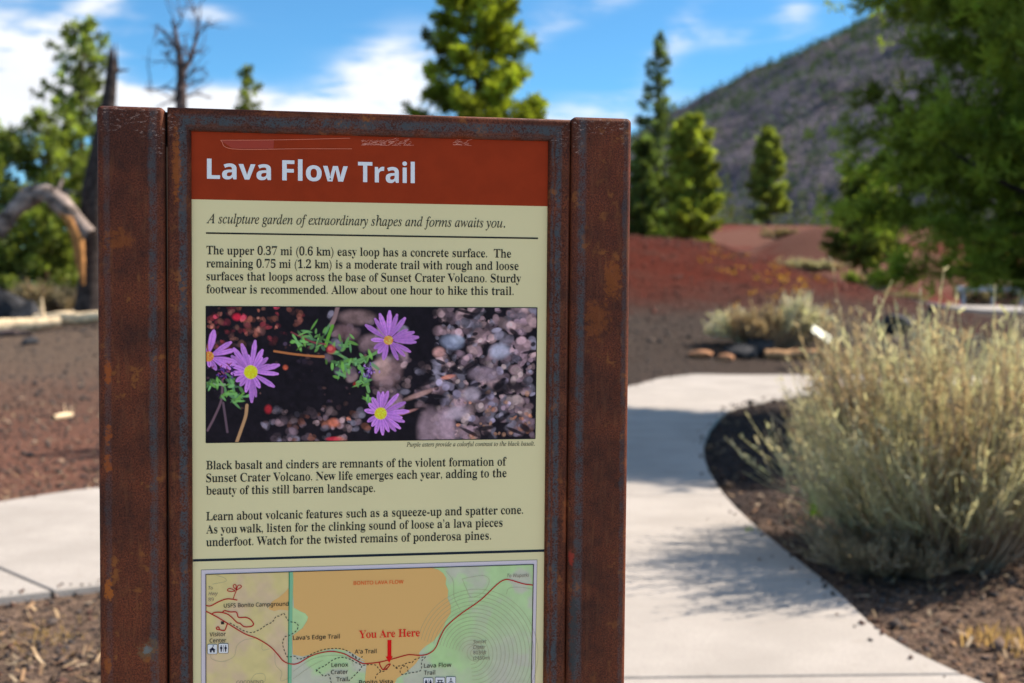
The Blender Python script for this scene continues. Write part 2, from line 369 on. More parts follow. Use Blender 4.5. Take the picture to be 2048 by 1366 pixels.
oct_ = np.array([(1, 0, 0), (-1, 0, 0), (0, 1, 0), (0, -1, 0), (0, 0, 1), (0, 0, -1)], float)
of = np.array([(0, 2, 4), (2, 1, 4), (1, 3, 4), (3, 0, 4), (2, 0, 5), (1, 2, 5), (3, 1, 5), (0, 3, 5)])
a = rng.random(n) * 6.283; sc3 = s[:, None] * rng.uniform(.6, 1.3, (n, 3)) * np.array([1, 1, .75])
v = oct_[None] * sc3[:, None] + rng.normal(size=(n, 6, 3)) * s[:, None, None] * .22
ca_, sa_ = np.cos(a)[:, None], np.sin(a)[:, None]
v = np.stack([v[..., 0] * ca_ - v[..., 1] * sa_, v[..., 0] * sa_ + v[..., 1] * ca_, v[..., 2]], -1)
onp = inside(x, y, poly_main) | inside(x, y, poly_br)
v += np.stack([x, y, np.where(onp, 0.0, H(x, y)) + s * .35], -1)[:, None]
pal = np.array([(.055, .047, .045), (.09, .07, .06), (.12, .062, .046), (.16, .11, .085), (.24, .17, .12), (.035, .033, .036)])
cv = pal[rng.choice(6, n, p=[.28, .24, .2, .14, .04, .10])] * rng.uniform(.75, 1.25, (n, 1))
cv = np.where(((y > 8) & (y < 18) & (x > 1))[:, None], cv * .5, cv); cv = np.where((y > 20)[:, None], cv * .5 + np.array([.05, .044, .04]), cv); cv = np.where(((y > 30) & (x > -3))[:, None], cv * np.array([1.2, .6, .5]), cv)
stone_m = vc_mat('cinder_stone', .9, .2)
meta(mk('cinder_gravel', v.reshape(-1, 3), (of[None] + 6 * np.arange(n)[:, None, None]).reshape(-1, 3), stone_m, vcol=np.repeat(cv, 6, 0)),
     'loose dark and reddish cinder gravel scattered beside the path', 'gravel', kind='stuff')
# needle and bark litter near the path edges
x, y = scatter(26000, -9, 9, 2.5, 17)
lit = fbm(x * .8 + 3, y * .8, 3)
k = ((lit > .08) & (rng.random(len(x)) < np.where(x > 1, 1, .55))) | (rng.random(len(x)) < np.where(x > 1, .3, .07)); x, y, = x[k], y[k]; n = len(x)
L_ = rng.uniform(.012, .04, n); wd = rng.uniform(.0025, .011, n); a = rng.random(n) * 6.283
dx, dy = np.cos(a), np.sin(a); z = H(x, y) + .012 + rng.random(n) * .02; tz = rng.normal(size=n) * .012
v = np.stack([np.stack([x - dx * L_ - dy * wd, y - dy * L_ + dx * wd, z - tz], -1), np.stack([x - dx * L_ + dy * wd, y - dy * L_ - dx * wd, z - tz], -1),
              np.stack([x + dx * L_ + dy * wd, y + dy * L_ - dx * wd, z + tz], -1), np.stack([x + dx * L_ - dy * wd, y + dy * L_ + dx * wd, z + tz + .004], -1)], 1)
pal = np.array([(.36, .22, .12), (.42, .29, .17), (.26, .15, .09), (.50, .38, .25)])
cv = pal[rng.integers(0, 4, n)] * rng.uniform(.4, .95, (n, 1))
meta(mk('needle_litter', v.reshape(-1, 3), np.arange(4 * n).reshape(-1, 4), stone_m, vcol=np.repeat(cv, 4, 0)),
     'tan pine needles and bark chips littering the soil at the path edge', 'litter', kind='stuff')

# ------------------------------------------------------------------ pines
bark = flat('pine_bark', (.11, .065, .045), .95, .1, .5, 6)
darkbark = flat('dark_bark', (.055, .042, .038), .95, .1, .5, 6)
def pine(label, x, y, h, r, base, ntuft, seed, c=(.07, .12, .028), prof=.75, tuft=.30, group='pine trees around the trail', lean=0., z=None, name='pine_tree', trunk_r=None, nb=None, droop=.1, blades=16, bw=.075):
    g_ = np.random.default_rng(seed); z0 = float(H(x, y)) - .05 if z is None else z
    root = empty(name, (x, y, z0)); meta(root, label, 'tree', group)
    tr = Acc(); tr_r = trunk_r or h * .018
    tz = np.linspace(0, 1, 12); off = np.cumsum(g_.normal(size=(12, 2)), 0) * h * .004
    P = np.stack([off[:, 0] + lean * tz * h, off[:, 1], tz * h], -1)
    tube(tr, P, tr_r * (1 - tz * .92) * (1 + .35 * np.exp(-tz * 25)), 9)
    nb = nb or int(58 + h * 5); ntuft = int(ntuft * 1.9); tuft *= .70
    C_ = []; S_ = []; D_ = []; K_ = []
    per = max(4, ntuft // nb)
    for i in range(nb):
        t = base + (1 - base) * ((i + g_.random()) / nb) ** .9
        u = (t - base) / (1 - base)
        Lb = r * ((1 - u) ** prof * .92 + .10) * g_.uniform(.62, 1.08) * min(1, .55 + u * 4)
        an = g_.random() * 6.283; up = (-droop + .55 * u) + g_.normal() * .12
        o = np.array([np.interp(t, tz, P[:, 0]), np.interp(t, tz, P[:, 1]), t * h])
        s = np.linspace(0, 1, 5); bend = g_.normal() * .15
        B = o + np.stack([np.cos(an + bend * s) * Lb * s, np.sin(an + bend * s) * Lb * s, Lb * (up * s + .22 * s * s)], -1)
        tube(tr, B, np.linspace(max(.012, Lb * .018), .006, 5), 4, cap=False)
        m_ = max(3, int(per * Lb / r * 1.5)); q_ = .18 + .86 * g_.random(m_) ** .8
        pp = np.stack([np.interp(q_, s, B[:, j]) for j in range(3)], -1)
        sp_ = Lb * .15 * (1.25 - q_ * .8)[:, None]
        pp = pp + g_.normal(size=(m_, 3)) * sp_ * np.array([1, 1, .45])
        C_.append(pp); K_.append(np.full(m_, g_.uniform(.55, 1.5))); S_.append(np.full(m_, tuft) * g_.uniform(.65, 1.25, m_)); D_.append(np.tile(np.array([np.cos(an), np.sin(an), .55]), (m_, 1)))
    C_ = np.concatenate(C_); S_ = np.concatenate(S_); D_ = np.concatenate(D_); m_ = len(C_)
    d = g_.normal(size=(m_, blades, 3)) + D_[:, None] * .9; d /= np.linalg.norm(d, axis=-1, keepdims=True)
    sd_ = np.cross(d, g_.normal(size=(m_, blades, 3))); sd_ /= np.linalg.norm(sd_, axis=-1, keepdims=True) + 1e-9
    ln = S_[:, None, None] * g_.uniform(.6, 1.1, (m_, blades, 1)); wd_ = ln * bw * 2
    c0 = C_[:, None] + d * ln * .08
    v = np.stack([c0 - sd_ * wd_ * .5, c0 + sd_ * wd_ * .5, c0 + d * ln + sd_ * wd_ * .8, c0 + d * ln - sd_ * wd_ * .8], 2).reshape(-1, 3)
    hue = g_.random((m_, 1, 1)); K_ = np.concatenate(K_)[:, None, None]; cv = np.asarray(c)[None, None] * K_ * (.42 + 1.15 * hue ** 1.4) * np.array([1 + 0 * 1, 1, 1]) + hue * np.array([.018, .010, -.004])
    cv = np.repeat(np.broadcast_to(np.clip(cv, .004, 1), (m_, blades, 3)).reshape(-1, 3), 4, 0)
    tr.out('trunk', bark if trunk_r is None else darkbark, root, True)
    cr_ = mk('crown', v, np.arange(len(v)).reshape(-1, 4), leaf, root, cv)
    return root
def X_(px, d): return (px - 1024) / FPX * d
G1 = (.25, .29, .045)
pine('tall full pine rising above the top rail of the sign', X_(938, 38), 38, 10.6, 2.35, .06, 2200, 11, G1, .55, .36, droop=.05)
pine('small pine peeping over the sign just right of the tall pine', X_(1066, 44), 44, 5.2, 1.2, .1, 500, 12, G1, .7, .34)
pine('tall pine at the far left with its open top against the cloud', X_(152, 46), 46, 11.6, 2.25, .15, 950, 13, (.22, .27, .08), .55, .34)
pine('broad pine behind the bent dead limb at the left', X_(95, 43), 43, 7.6, 2.6, .16, 800, 14, (.23, .28, .08), .55, .34)
pine('pine cut by the left edge of the photo, behind the lava boulders', X_(-10, 42), 42, 7.2, 2.5, .12, 750, 15, (.22, .27, .08), .55, .34)
pine('pine just left of the post with dark dead snag before it', X_(215, 49), 49, 7.4, 2.2, .12, 500, 27, (.2, .25, .07), .55, .34)
pine('small pointed pine tip above the left end of the sign', X_(497, 62), 62, 12.7, 2.5, .1, 800, 16, (.22, .26, .08), .85, .38)
pine('slender tall pine with a narrow top right of the sign', X_(1318, 74), 74, 14.6, 2.4, .03, 1050, 17, (.15, .20, .09), .95, .40, trunk_r=.22)
pine('bushy yellow green pine right of the slender tall pine', X_(1372, 66), 66, 9.3, 1.9, .0, 2300, 18, (.28, .32, .07), .36, .42)
pine('dark bushy pine half hidden by the right post of the sign', X_(1278, 70), 70, 7.9, 1.7, .0, 1000, 19, (.13, .18, .07), .4, .42)
pine('lone cone shaped pine before the mountain', X_(1532, 112), 112, 8.9, 2.15, .07, 1200, 20, (.24, .28, .075), .50, .5, trunk_r=.24)
pine('mid distance pine with a dark trunk on the red slope', X_(1728, 60), 60, 6.4, 2.4, .26, 1100, 21, (.18, .22, .06), .6, .38, trunk_r=.20)
pine('large dark pine with long boughs overhanging the rabbitbrush', X_(2185, 14.8), 14.8, 9.8, 3.45, .20, 8200, 23, (.21, .27, .05), .25, .25, trunk_r=.20, nb=190, droop=.14, blades=19, bw=.038)

# ------------------------------------------------------------------ dead trees, logs, rocks (left)
deadw = flat('weathered_dead_wood', (.10, .072, .066), .9, .15, .45, 5)
greyw = flat('grey_dead_wood', (.24, .19, .165), .9, .15, .75, 3)
orangew = flat('orange_heartwood', (.36, .17, .06), .9, .15, .4, 6)
palew = flat('bleached_wood', (.74, .57, .36), .9, .15, .3, 7)
def worldpts(L, d, jit=0.0): return np.array([at(a, b_, d + (rng.random() - .5) * jit) for a, b_ in L])
d = 33.0
bs = at(361, 560, d); snag = empty('dead_tree', (bs[0], d, float(H(bs[0], d)))); meta(snag, 'bare dead tree with forked twiggy top behind the left end of the sign', 'tree')
acc = Acc(); o0 = np.array([bs[0], d, float(H(bs[0], d))])
P = worldpts([(372, 640), (368, 460), (362, 300), (362, 200), (363, 150), (358, 105), (350, 60), (343, 40)], d); P[0] = o0 - o0 * 0 + np.array([0, 0, -.1])
tube(acc, P - o0, np.array([.30, .26, .19, .15, .12, .08, .05, .03]), 8); acc.out('trunk', deadw, snag, True)
acc = Acc()
for pts, r0 in [([(363, 150), (380, 120), (392, 80), (398, 45), (402, 12)], .09), ([(358, 105), (345, 88), (325, 60), (313, 48)], .06),
                ([(392, 80), (405, 60), (420, 35)], .045), ([(398, 45), (390, 30), (388, 15)], .03), ([(362, 165), (385, 140), (410, 135)], .045),
                ([(361, 185), (335, 175), (305, 180), (285, 178)], .04), ([(362, 180), (390, 165), (412, 160)], .04), ([(345, 88), (330, 92), (318, 80)], .03),
                ([(353, 130), (338, 118), (322, 100)], .035), ([(364, 195), (392, 188), (425, 195)], .035), ([(380, 120), (370, 95), (372, 70)], .035),
                ([(360, 200), (335, 205), (312, 215)], .035), ([(350, 60), (362, 45), (364, 35)], .03), ([(385, 100), (400, 105), (415, 92)], .03)]:
    P = worldpts(pts, d, .8); tube(acc, P - o0, np.linspace(r0, .012, len(P)), 6)
    for k in range(6):
        t = rng.random(); i = int(t * (len(P) - 1)); q0 = P[i] + (P[i + 1] - P[i]) * rng.random()
        q1 = q0 + rng.normal(size=3) * .22 + np.array([0, 0, .12]); q2 = q1 + (q1 - q0) * .6 + rng.normal(size=3) * .07
        tube(acc, np.array([q0, q1, q2]) - o0, [.018, .012, .006], 4)
acc.out('limbs', deadw, snag, True)

d = 36.0; b1 = at(182, 622, d); o0 = np.array([b1[0], d, float(H(b1[0], d))])
sn2 = empty('dead_snag', o0); meta(sn2, 'broken dead snag with splintered top and a bent limb beside the left post', 'tree')
acc = Acc(); P = worldpts([(180, 630), (182, 560), (183, 480), (190, 380), (205, 280), (218, 200), (223, 150), (223, 118)], d); P[0][2] = o0[2] - .15
tube(acc, P - o0, np.array([.52, .38, .37, .40, .28, .21, .17, .11]), 10)
for k in range(7):
    q0 = P[-1] + np.array([rng.uniform(-.12, .12), rng.uniform(-.1, .1), -.4]); tube(acc, np.array([q0, q0 + np.array([rng.uniform(-.05, .1), 0, rng.uniform(.4, .95)])]) - o0, [.07, .01], 5)
for a0, a1 in (((214, 215), (250, 225)), ((221, 150), (258, 140)), ((186, 430), (160, 400))):
    q = worldpts([a0, ((a0[0] + a1[0]) / 2, (a0[1] + a1[1]) / 2 - 4), a1], d); tube(acc, q - o0, [.07, .05, .02], 5)
acc.out('trunk', darkbark, sn2, True)
acc = Acc(); P = worldpts([(178, 470), (150, 440), (120, 405), (92, 384), (62, 392), (30, 418), (8, 445), (-4, 475)], d - .6)
tube(acc, P - o0, np.array([.24, .26, .33, .27, .35, .24, .27, .16]), 9)
for k in range(16):
    q0 = P[rng.integers(0, 7)] + rng.normal(size=3) * .08; tube(acc, np.array([q0, q0 + rng.normal(size=3) * [.35, .25, .38] + np.array([0, 0, .1])]) - o0, [.10, .015], 5)
acc_k = 0; acc.out('limb', greyw, sn2, True)
acc = Acc(); P = worldpts([(112, 412), (140, 440), (156, 475), (160, 520), (166, 570)], d - .75)
tube(acc, P - o0, np.array([.08, .17, .18, .15, .05]), 8); acc.out('heartwood', orangew, sn2, True)

def rock(label, c, size, mat, seed, name='lava_boulder', cat_='boulder', group=None, sub=3, sh=.32):
    g_ = np.random.default_rng(seed); bm = bmesh.new(); bmesh.ops.create_icosphere(bm, subdivisions=sub, radius=1)
    dirs = g_.normal(size=(22, 3)); dirs /= np.linalg.norm(dirs, axis=1)[:, None]; amp = g_.uniform(.62, 1.0, 22)
    for v_ in bm.verts:
        p = np.array(v_.co); q = p @ dirs.T; k = np.min(np.where(q > .25, amp / np.maximum(q, .25), 9)); k = min(k, 1.15)
        k *= 1 + g_.normal() * .03; v_.co = Vector(p * k * np.array(size))
    o = from_bm(name, bm, mat); o.location = c; meta(o, label, cat_, group); return o
lava = flat('black_lava', (.030, .030, .034), .85, .35, .5, 3); orock = flat('orange_rock', (.34, .17, .09), .9, .2, .4, 5)
def on(px, d, dz=0.0): x = X_(px, d); return (x, d, float(H(x, d)) + dz)
rock('largest black lava boulder, cut by the left edge of the photo', on(8, 38, .45), (1.0, .8, .95), lava, 31, group='black lava boulders at the left')
rock('black lava boulder right of the largest one', on(52, 37.5, .25), (.75, .6, .55), lava, 32, group='black lava boulders at the left')
rock('low black lava boulder at the foot of the pale brush', on(96, 37, .1), (.7, .5, .33), lava, 33, group='black lava boulders at the left')
rock('small black lava boulder wedged at the dead snag', on(160, 36.8, .08), (.45, .4, .3), lava, 34, group='black lava boulders at the left')
rock('small lone black rock on the open grey cinders', on(60, 28.6, .06), (.26, .2, .16), lava, 35, 'lava_rock', 'rock', sub=2)
def log(label, p0, p1, r, mat, group=None, wob=.1, name='log'):
    p0, p1 = np.array(p0), np.array(p1); t = np.linspace(0, 1, 7)[:, None]; P = p0 + (p1 - p0) * t; P[:, 2] += rng.normal(size=7) * wob * r; P[:, 1] += rng.normal(size=7) * wob * r * 2
    acc = Acc(); tube(acc, P - p0, r * (1 - .3 * np.abs(np.linspace(-.6, 1, 7))) * rng.uniform(.85, 1.1, 7), 9)
    for k in range(3):
        q = P[rng.integers(1, 6)]; tube(acc, np.array([q, q + rng.normal(size=3) * r * 1.1 + np.array([0, 0, r * 1.1])]) - p0, [r * .25, r * .1], 5)
    o = acc.out(name, mat, None, True); o.location = tuple(p0); meta(o, label, 'log', group); return o
log('long bleached log lying at the far left of the cinders', on(-60, 32, .16), on(118, 33, .20), .24, palew, 'bleached logs below the lava boulders')
log('shorter bleached log overlapping the end of the long one', on(70, 34, .26), on(205, 33.4, .22), .20, palew, 'bleached logs below the lava boulders')
log('dark weathered log in front of the long bleached log', on(-20, 30.8, .10), on(60, 31, .06), .12, deadw)
o = log('small tan wood chunk on the bare soil above the left path', on(104, 14.6, .03), on(143, 14.9, .05), .045, palew)
for k, (px, dd) in enumerate([(12, 14.2), (66, 12.4), (40, 17.5), (160, 20), (118, 11.2)]):
    lb_ = ['small tan stone at the left edge of the red soil', 'tiny pale stone between path and wood chunk', 'pale stone midway up the grey cinders', 'small stone near the post on grey cinders', 'smallest tan stone closest to the left path'][k]
    rock(lb_, on(px, dd, .012), (.05, .04, .03), flat('tan_stone', (.40, .27, .18), .9, .2, .3, 9), 50 + k, 'small_stone', 'stone', 'small pale stones on the red soil', 1)

# ------------------------------------------------------------------ shrubs
def shrub(name, label, x, y, rad, h, nst, c1, c2, seed, per=10, leafn=5, cat_='shrub', group=None, lean=0., leaf_l=.03, tw=.004, z=None, wide=1.0):
    g_ = np.random.default_rng(seed); z0 = float(H(x, y)) if z is None else z
    root = empty(name, (x, y, z0)); meta(root, label, cat_, group)
    t = np.linspace(0, 1, 5)
    nc_ = max(6, nst // 16); ci = g_.integers(0, nc_, nst)            # stems grow in leaning sprays
    a = (g_.random(nc_) * 6.283)[ci] + g_.normal(size=nst) * .30; el_ = np.clip(np.arccos(g_.uniform(.12, 1, nc_) ** .8)[ci] + g_.normal(size=nst) * .13, 0, 1.5)
    dead = (g_.random(nc_) < .30)[ci]
    L0 = h * (g_.uniform(.55, 1.06, nc_)[ci]) * g_.uniform(.72, 1.04, nst); b0 = rad * .22 * np.sqrt(g_.random(nst))
    hor = np.sin(el_) * rad / h * 1.05 * wide
    P = np.stack([b0[:, None] * np.cos(a)[:, None] + (L0 * hor * np.cos(a))[:, None] * t ** .9 + lean * t * L0[:, None],
                  b0[:, None] * np.sin(a)[:, None] + (L0 * hor * np.sin(a))[:, None] * t ** .9,
                  (L0 * np.cos(el_ * .85))[:, None] * (t ** 1.1)], -1)
    P += g_.normal(size=P.shape) * .02 * h * t[None, :, None]
    def ribbons(P, w0, w1, cc):
        n_, m_, _ = P.shape; T = np.gradient(P, axis=1); s = np.cross(T, g_.normal(size=(n_, 1, 3))); s /= np.linalg.norm(s, axis=-1, keepdims=True) + 1e-9
        wv = np.linspace(w0, w1, m_)[None, :, None]; V = np.stack([P - s * wv, P + s * wv], 2).reshape(n_, m_ * 2, 3)
        f = np.array([(2 * i, 2 * i + 1, 2 * i + 3, 2 * i + 2) for i in range(m_ - 1)])
        F = (f[None] + (np.arange(n_) * m_ * 2)[:, None, None]).reshape(-1, 4); return V.reshape(-1, 3), F, np.repeat(cc, m_ * 2, 0)
    st = Acc(); cs = np.array((.30, .235, .17)) * g_.uniform(.7, 1.3, (nst, 1)); V, F, C = ribbons(P, tw * 2.2, tw, cs); st.add(V, F, C)
    n2 = nst * per; ii = np.repeat(np.arange(nst), per); tt = g_.uniform(.42, .98, n2)
    o = np.stack([np.array([np.interp(tt[k], t, P[ii[k], :, j]) for k in range(n2)]) for j in range(3)], -1)
    dr = P[ii, -1] - P[ii, 1]; dr /= np.linalg.norm(dr, axis=1)[:, None]; dr = dr + g_.normal(size=(n2, 3)) * .42 + np.array([0, 0, .45]); dr /= np.linalg.norm(dr, axis=1)[:, None]
    L2 = h * g_.uniform(.10, .26, n2); t2 = np.linspace(0, 1, 4)
    Q = o[:, None] + dr[:, None] * (L2[:, None] * t2)[..., None] + np.array([0, 0, 1]) * ((L2 * .25)[:, None] * t2 ** 2)[..., None]
    mixf = g_.random((n2, 1)); cq = (np.array(c1) * (1 - mixf) + np.array(c2) * mixf) * g_.uniform(.6, 1.2, (n2, 1)); cq = np.where(dead[ii][:, None], np.array((.34, .26, .19)) * g_.uniform(.7, 1.2, (n2, 1)), cq)
    fo = Acc(); V, F, C = ribbons(Q, tw, tw * .5, cq); fo.add(V, F, C)
    n3 = n2 * leafn; jj = np.repeat(np.arange(n2), leafn); t3 = g_.uniform(.15, 1, n3)
    p = Q[jj, 0] + (Q[jj, -1] - Q[jj, 0]) * t3[:, None]
    d_ = dr[jj] + g_.normal(size=(n3, 3)) * .5 + np.array([0, 0, .3]); d_ /= np.linalg.norm(d_, axis=1)[:, None]; s = np.cross(d_, g_.normal(size=(n3, 3))); s /= np.linalg.norm(s, axis=1)[:, None]
    ll = leaf_l * g_.uniform(.6, 1.3, (n3, 1)); ww = ll * .13
    V = np.stack([p - s * ww, p + s * ww, p + d_ * ll + s * ww * .6, p + d_ * ll - s * ww * .6], 1).reshape(-1, 3)
    fo.add(V, np.arange(len(V)).reshape(-1, 4), np.repeat(cq[jj] * g_.uniform(.85, 1.25, (n3, 1)), 4, 0))
    st.out('stems', stone_m, root); fo.out('foliage', shrubm, root)
    return root
shrubm = vc_mat('shrub_leaf', .8, .06, .48, (1.35, 1.32, .85))
Y1 = (.54, .53, .36); Y2 = (.46, .41, .33)
shrub('rabbitbrush', 'large yellowish grey rabbitbrush spreading over the right side of the path', X_(1930, 7.1), 7.1, 1.12, 1.62, 500, Y1, Y2, 41, 11, 4, leaf_l=.045, tw=.0032, wide=.85)
shrub('dry_brush', 'low tangle of dry brown twigs at the foot of the large rabbitbrush', X_(1800, 6.9), 6.9, .62, .42, 240, (.30, .24, .17), (.36, .30, .24), 46, 8, 2, leaf_l=.03, tw=.003)
shrub('dry_brush', 'dry grey twigs leaning over the shaded soil left of the rabbitbrush', X_(1765, 7.9), 7.9, .75, 1.05, 150, (.50, .47, .32), (.36, .31, .25), 47, 9, 3, leaf_l=.04, tw=.003)
shrub('rabbitbrush', 'second rabbitbrush close behind the large one, cut by the right edge', X_(2120, 8.4), 8.4, 1.1, 1.4, 420, Y1, Y2, 42, 11, 5, leaf_l=.05, tw=.0035)
shrub('sagebrush', 'pale grey green low bush beyond the path bend, behind the orange rocks', X_(1545, 26.3), 26.3, 1.25, 1.15, 260, (.56, .56, .40), (.52, .47, .44), 43, 9, 6, leaf_l=.11, tw=.010)
for k, (px, dd, r_, h_) in enumerate([(20, 41, 1.6, 1.5), (85, 42, 1.5, 1.5), (135, 41.5, 1.2, 1.3), (-40, 40, 1.5, 1.4)]):
    shrub('pale_brush', ['pale dry brush behind the largest lava boulder', 'pale dry brush under the bent dead limb', 'pale dry brush against the snag foot', 'pale dry brush outside the lava boulders, at the edge'][k],
          X_(px, dd), dd, r_, h_, 150, (.30, .27, .20), (.27, .23, .20), 60 + k, 8, 6, group='pale brush at the foot of the left pines', leaf_l=.14, tw=.014)
for k, (px, dd, r_, h_, c) in enumerate([(1612, 44, 1.6, .55, (.42, .40, .28)), (1738, 43, .8, .85, (.22, .30, .06)), (1790, 50, 1.6, .7, (.25, .22, .15)), (1960, 48, 1.8, 1.0, (.28, .25, .18)), (2040, 55, 2.5, 1.6, (.22, .22, .15)), (1560, 80, 1.5, .8, (.25, .2, .13))]):
    shrub('low_bush', ['flat straw coloured bush on the brown slope', 'bright green bush on the brown slope', 'dull brush right of the bright green bush', 'tan bush behind the far metal rail', 'large grey bush at the right edge behind the rail', 'dry tuft at the foot of the lone pine'][k],
          X_(px, dd), dd, r_, h_, 90, c, tuple(v_ * .8 for v_ in c), 70 + k, 7, 6, group='bushes on the far slope', leaf_l=.16, tw=.016)
def grass_tuft(label, px, d, h, n, c, seed, name='grass_tuft', spread=.05):
    g_ = np.random.default_rng(seed); x, y, z = on(px, d); t = np.linspace(0, 1, 5)
    a = g_.random(n) * 6.283; ln = h * g_.uniform(.6, 1, n); b = g_.uniform(.05, .5, n) * ln
    P = np.stack([(spread * g_.normal(size=n))[:, None] + (b * np.cos(a))[:, None] * t ** 2, (spread * g_.normal(size=n))[:, None] + (b * np.sin(a))[:, None] * t ** 2, ln[:, None] * t], -1)
    w_ = .006 * (1 - t * .8); s = np.stack([-np.sin(a), np.cos(a), 0 * a], -1)[:, None]
    V = np.stack([P - s * w_[None, :, None], P + s * w_[None, :, None]], 2).reshape(-1, 3)
    f = np.array([(2 * i, 2 * i + 1, 2 * i + 3, 2 * i + 2) for i in range(4)]); F = (f[None] + (np.arange(n) * 10)[:, None, None]).reshape(-1, 4)
    o = mk(name, V, F, shrubm, vcol=np.repeat(np.array(c) * g_.uniform(.7, 1.2, (n, 1)), 10, 0)); o.location = (x, y, z); meta(o, label, 'plant'); return o
grass_tuft('upright green sprig in the shade left of the large rabbitbrush', 1638, 8.6, .36, 26, (.13, .24, .03), 81, 'green_sprig', .035)
grass_tuft('tiny bright green weed at the path edge', 1512, 7.9, .09, 30, (.30, .42, .03), 82, 'green_weed', .03)
grass_tuft('clump of dry orange grass at the lower right corner', 2010, 5.6, .07, 160, (.46, .31, .16), 83, 'dry_grass', .09)
grass_tuft('dry straw clump on the soil below the large rabbitbrush', 1800, 6.9, .10, 70, (.42, .28, .14), 84, 'dry_grass', .10)
grass_tuft('golden dry grass along the near edge of the left path', 75, 5.5, .035, 150, (.44, .30, .14), 85, 'dry_grass', .16)

# rocks at the bend
rock('dark flat lava rock lying by the path bend', on(1478, 25.3, .12), (.42, .3, .2), lava, 91, 'lava_rock', 'rock', sub=2)
rock('orange stone at the far left of the path bend rocks', on(1402, 25.2, .07), (.30, .2, .12), orock, 92, 'orange_rock', 'rock', sub=2)
rock('orange stone between the dark rocks at the path bend', on(1452, 24.9, .05), (.24, .15, .10), orock, 93, 'orange_rock', 'rock', sub=2)
rock('dark rock under the pale grey green bush', on(1515, 25.6, .17), (.36, .3, .28), lava, 94, 'lava_rock', 'rock', sub=2)
log('orange weathered log before the pale grey green bush', on(1530, 25.2, .10), on(1655, 25.2, .10), .13, flat('orange_log_wood', (.36, .21, .11), .9, .15, .4, 6))
rock('black lava rock among twigs right of the low trail marker', on(1790, 29, .22), (.5, .4, .4), lava, 95, 'lava_rock', 'rock', sub=2)
rock('black lava rock behind the pale grey green bush', on(1530, 29.5, .12), (.26, .2, .22), lava, 96, 'lava_rock', 'rock', sub=2)

# yellow flowers on the red slope
acc = Acc()
for k in range(34):
    px = rng.uniform(1390, 1660); dd = rng.uniform(31, 41); x = X_(px, dd); z = float(H(x, dd))
    n_ = 9; p = np.array([x, dd, z + .09]) + rng.normal(size=(n_, 3)) * [.10, .10, .05]; V = (p[:, None] + rng.normal(size=(n_, 3, 3)) * .035).reshape(-1, 3)
    acc.add(V, np.arange(n_ * 3).reshape(-1, 3), np.array((.62, .34, .04)) * rng.uniform(.7, 1.1))
meta(acc.out('wild_flowers', vc_mat('petal', .8, .1, .2)), 'tiny yellow wildflowers dotted over the red cinder slope', 'flowers', kind='stuff')

# ------------------------------------------------------------------ low trail marker, far rail, dark post
steel = flat('dull_grey_metal', (.50, .50, .50), .6, .3, .2, 3)
def boxm(name, size, mat, parent=None, bev=.004, loc=(0, 0, 0), rot=None):
    bm = bmesh.new(); bmesh.ops.create_cube(bm, size=1); bmesh.ops.scale(bm, vec=size, verts=bm.verts)
    if bev: bmesh.ops.bevel(bm, geom=list(bm.edges), offset=bev, segments=2, affect='EDGES', profile=.5)
    o = from_bm(name, bm, mat, parent); o.location = loc
    if rot: o.rotation_euler = rot
    return o
mx_, my_, _ = on(1642, 24.2); tm = empty('trail_marker', (mx_, my_, float(H(mx_, my_))), 0)
meta(tm, 'low slanted pale wayside panel on a leg beyond the path bend', 'sign')
zc = at(1642, 670, 24.2)[2] - float(H(mx_, my_))
boxm('leg', (.04, .04, zc), lava, tm, .005, (.0, 0.05, zc / 2 - .03))
boxm('panel_tray', (.46, .26, .03), lava, tm, .004, (0, 0, zc), (R(38), R(33), 0))
pn = boxm('panel_face', (.45, .25, .012), flat('pale_panel', (.56, .58, .43), .5, .4), tm, .002, (.010, -.011, zc + .017), (R(38), R(33), 0))
rail = empty('metal_rail', (0, 0, 0)); rx0, rx1, rd = X_(1912, 46.6), X_(2240, 46.6), 46.6
rz = float(H(rx0, rd)); rail.location = (rx0, rd, rz); meta(rail, 'low grey metal rail behind the far concrete loop', 'rail')
zt = at(1980, 578, rd)[2] - rz
boxm('rail_beam', (rx1 - rx0, .10, .20), steel, rail, .01, ((rx1 - rx0) / 2, 0, zt))
for k in range(6): boxm('rail_post', (.12, .12, zt + .05), steel, rail, .01, (.3 + k * (rx1 - rx0 - .6) / 5, .12, zt / 2 - .05))
px_, py_, pz_ = on(1856, 31); o = boxm('marker_post', (.14, .14, .55), lava, None, .01, (px_, py_, pz_ + .26), (0, R(14), 0)); meta(o, 'short dark leaning post below the far concrete loop', 'post')

# ================================================================== THE SIGN
YAW, DIST = 0.1530, 1.735
ev = np.array([math.cos(YAW), math.sin(YAW), 0]); nv = np.array([-math.sin(YAW), math.cos(YAW), 0])
org = nv * DIST                                 # local origin: foot of the panel plane, z = 0
def sg(px, py, wv=0.0):                          # photograph reading -> position on the panel plane (u, z), wv metres behind it
    px = np.asarray(px, float); py = np.asarray(py, float)
    d = (px[..., None] - 1024) / FPX * _R - (py[..., None] - 683) / FPX * _U + _F
    P = d * ((DIST + wv) / (d @ nv))[..., None]
    return P @ ev, P[..., 2] + CAMH
def sgp(px, py, wv=0.0): u, z = sg(px, py, wv); return float(u), float(z)
sign = empty('interpretive_sign', tuple(org), YAW)
meta(sign, 'rusty steel framed trail sign with cream text panel headed Lava Flow Trail', 'sign')

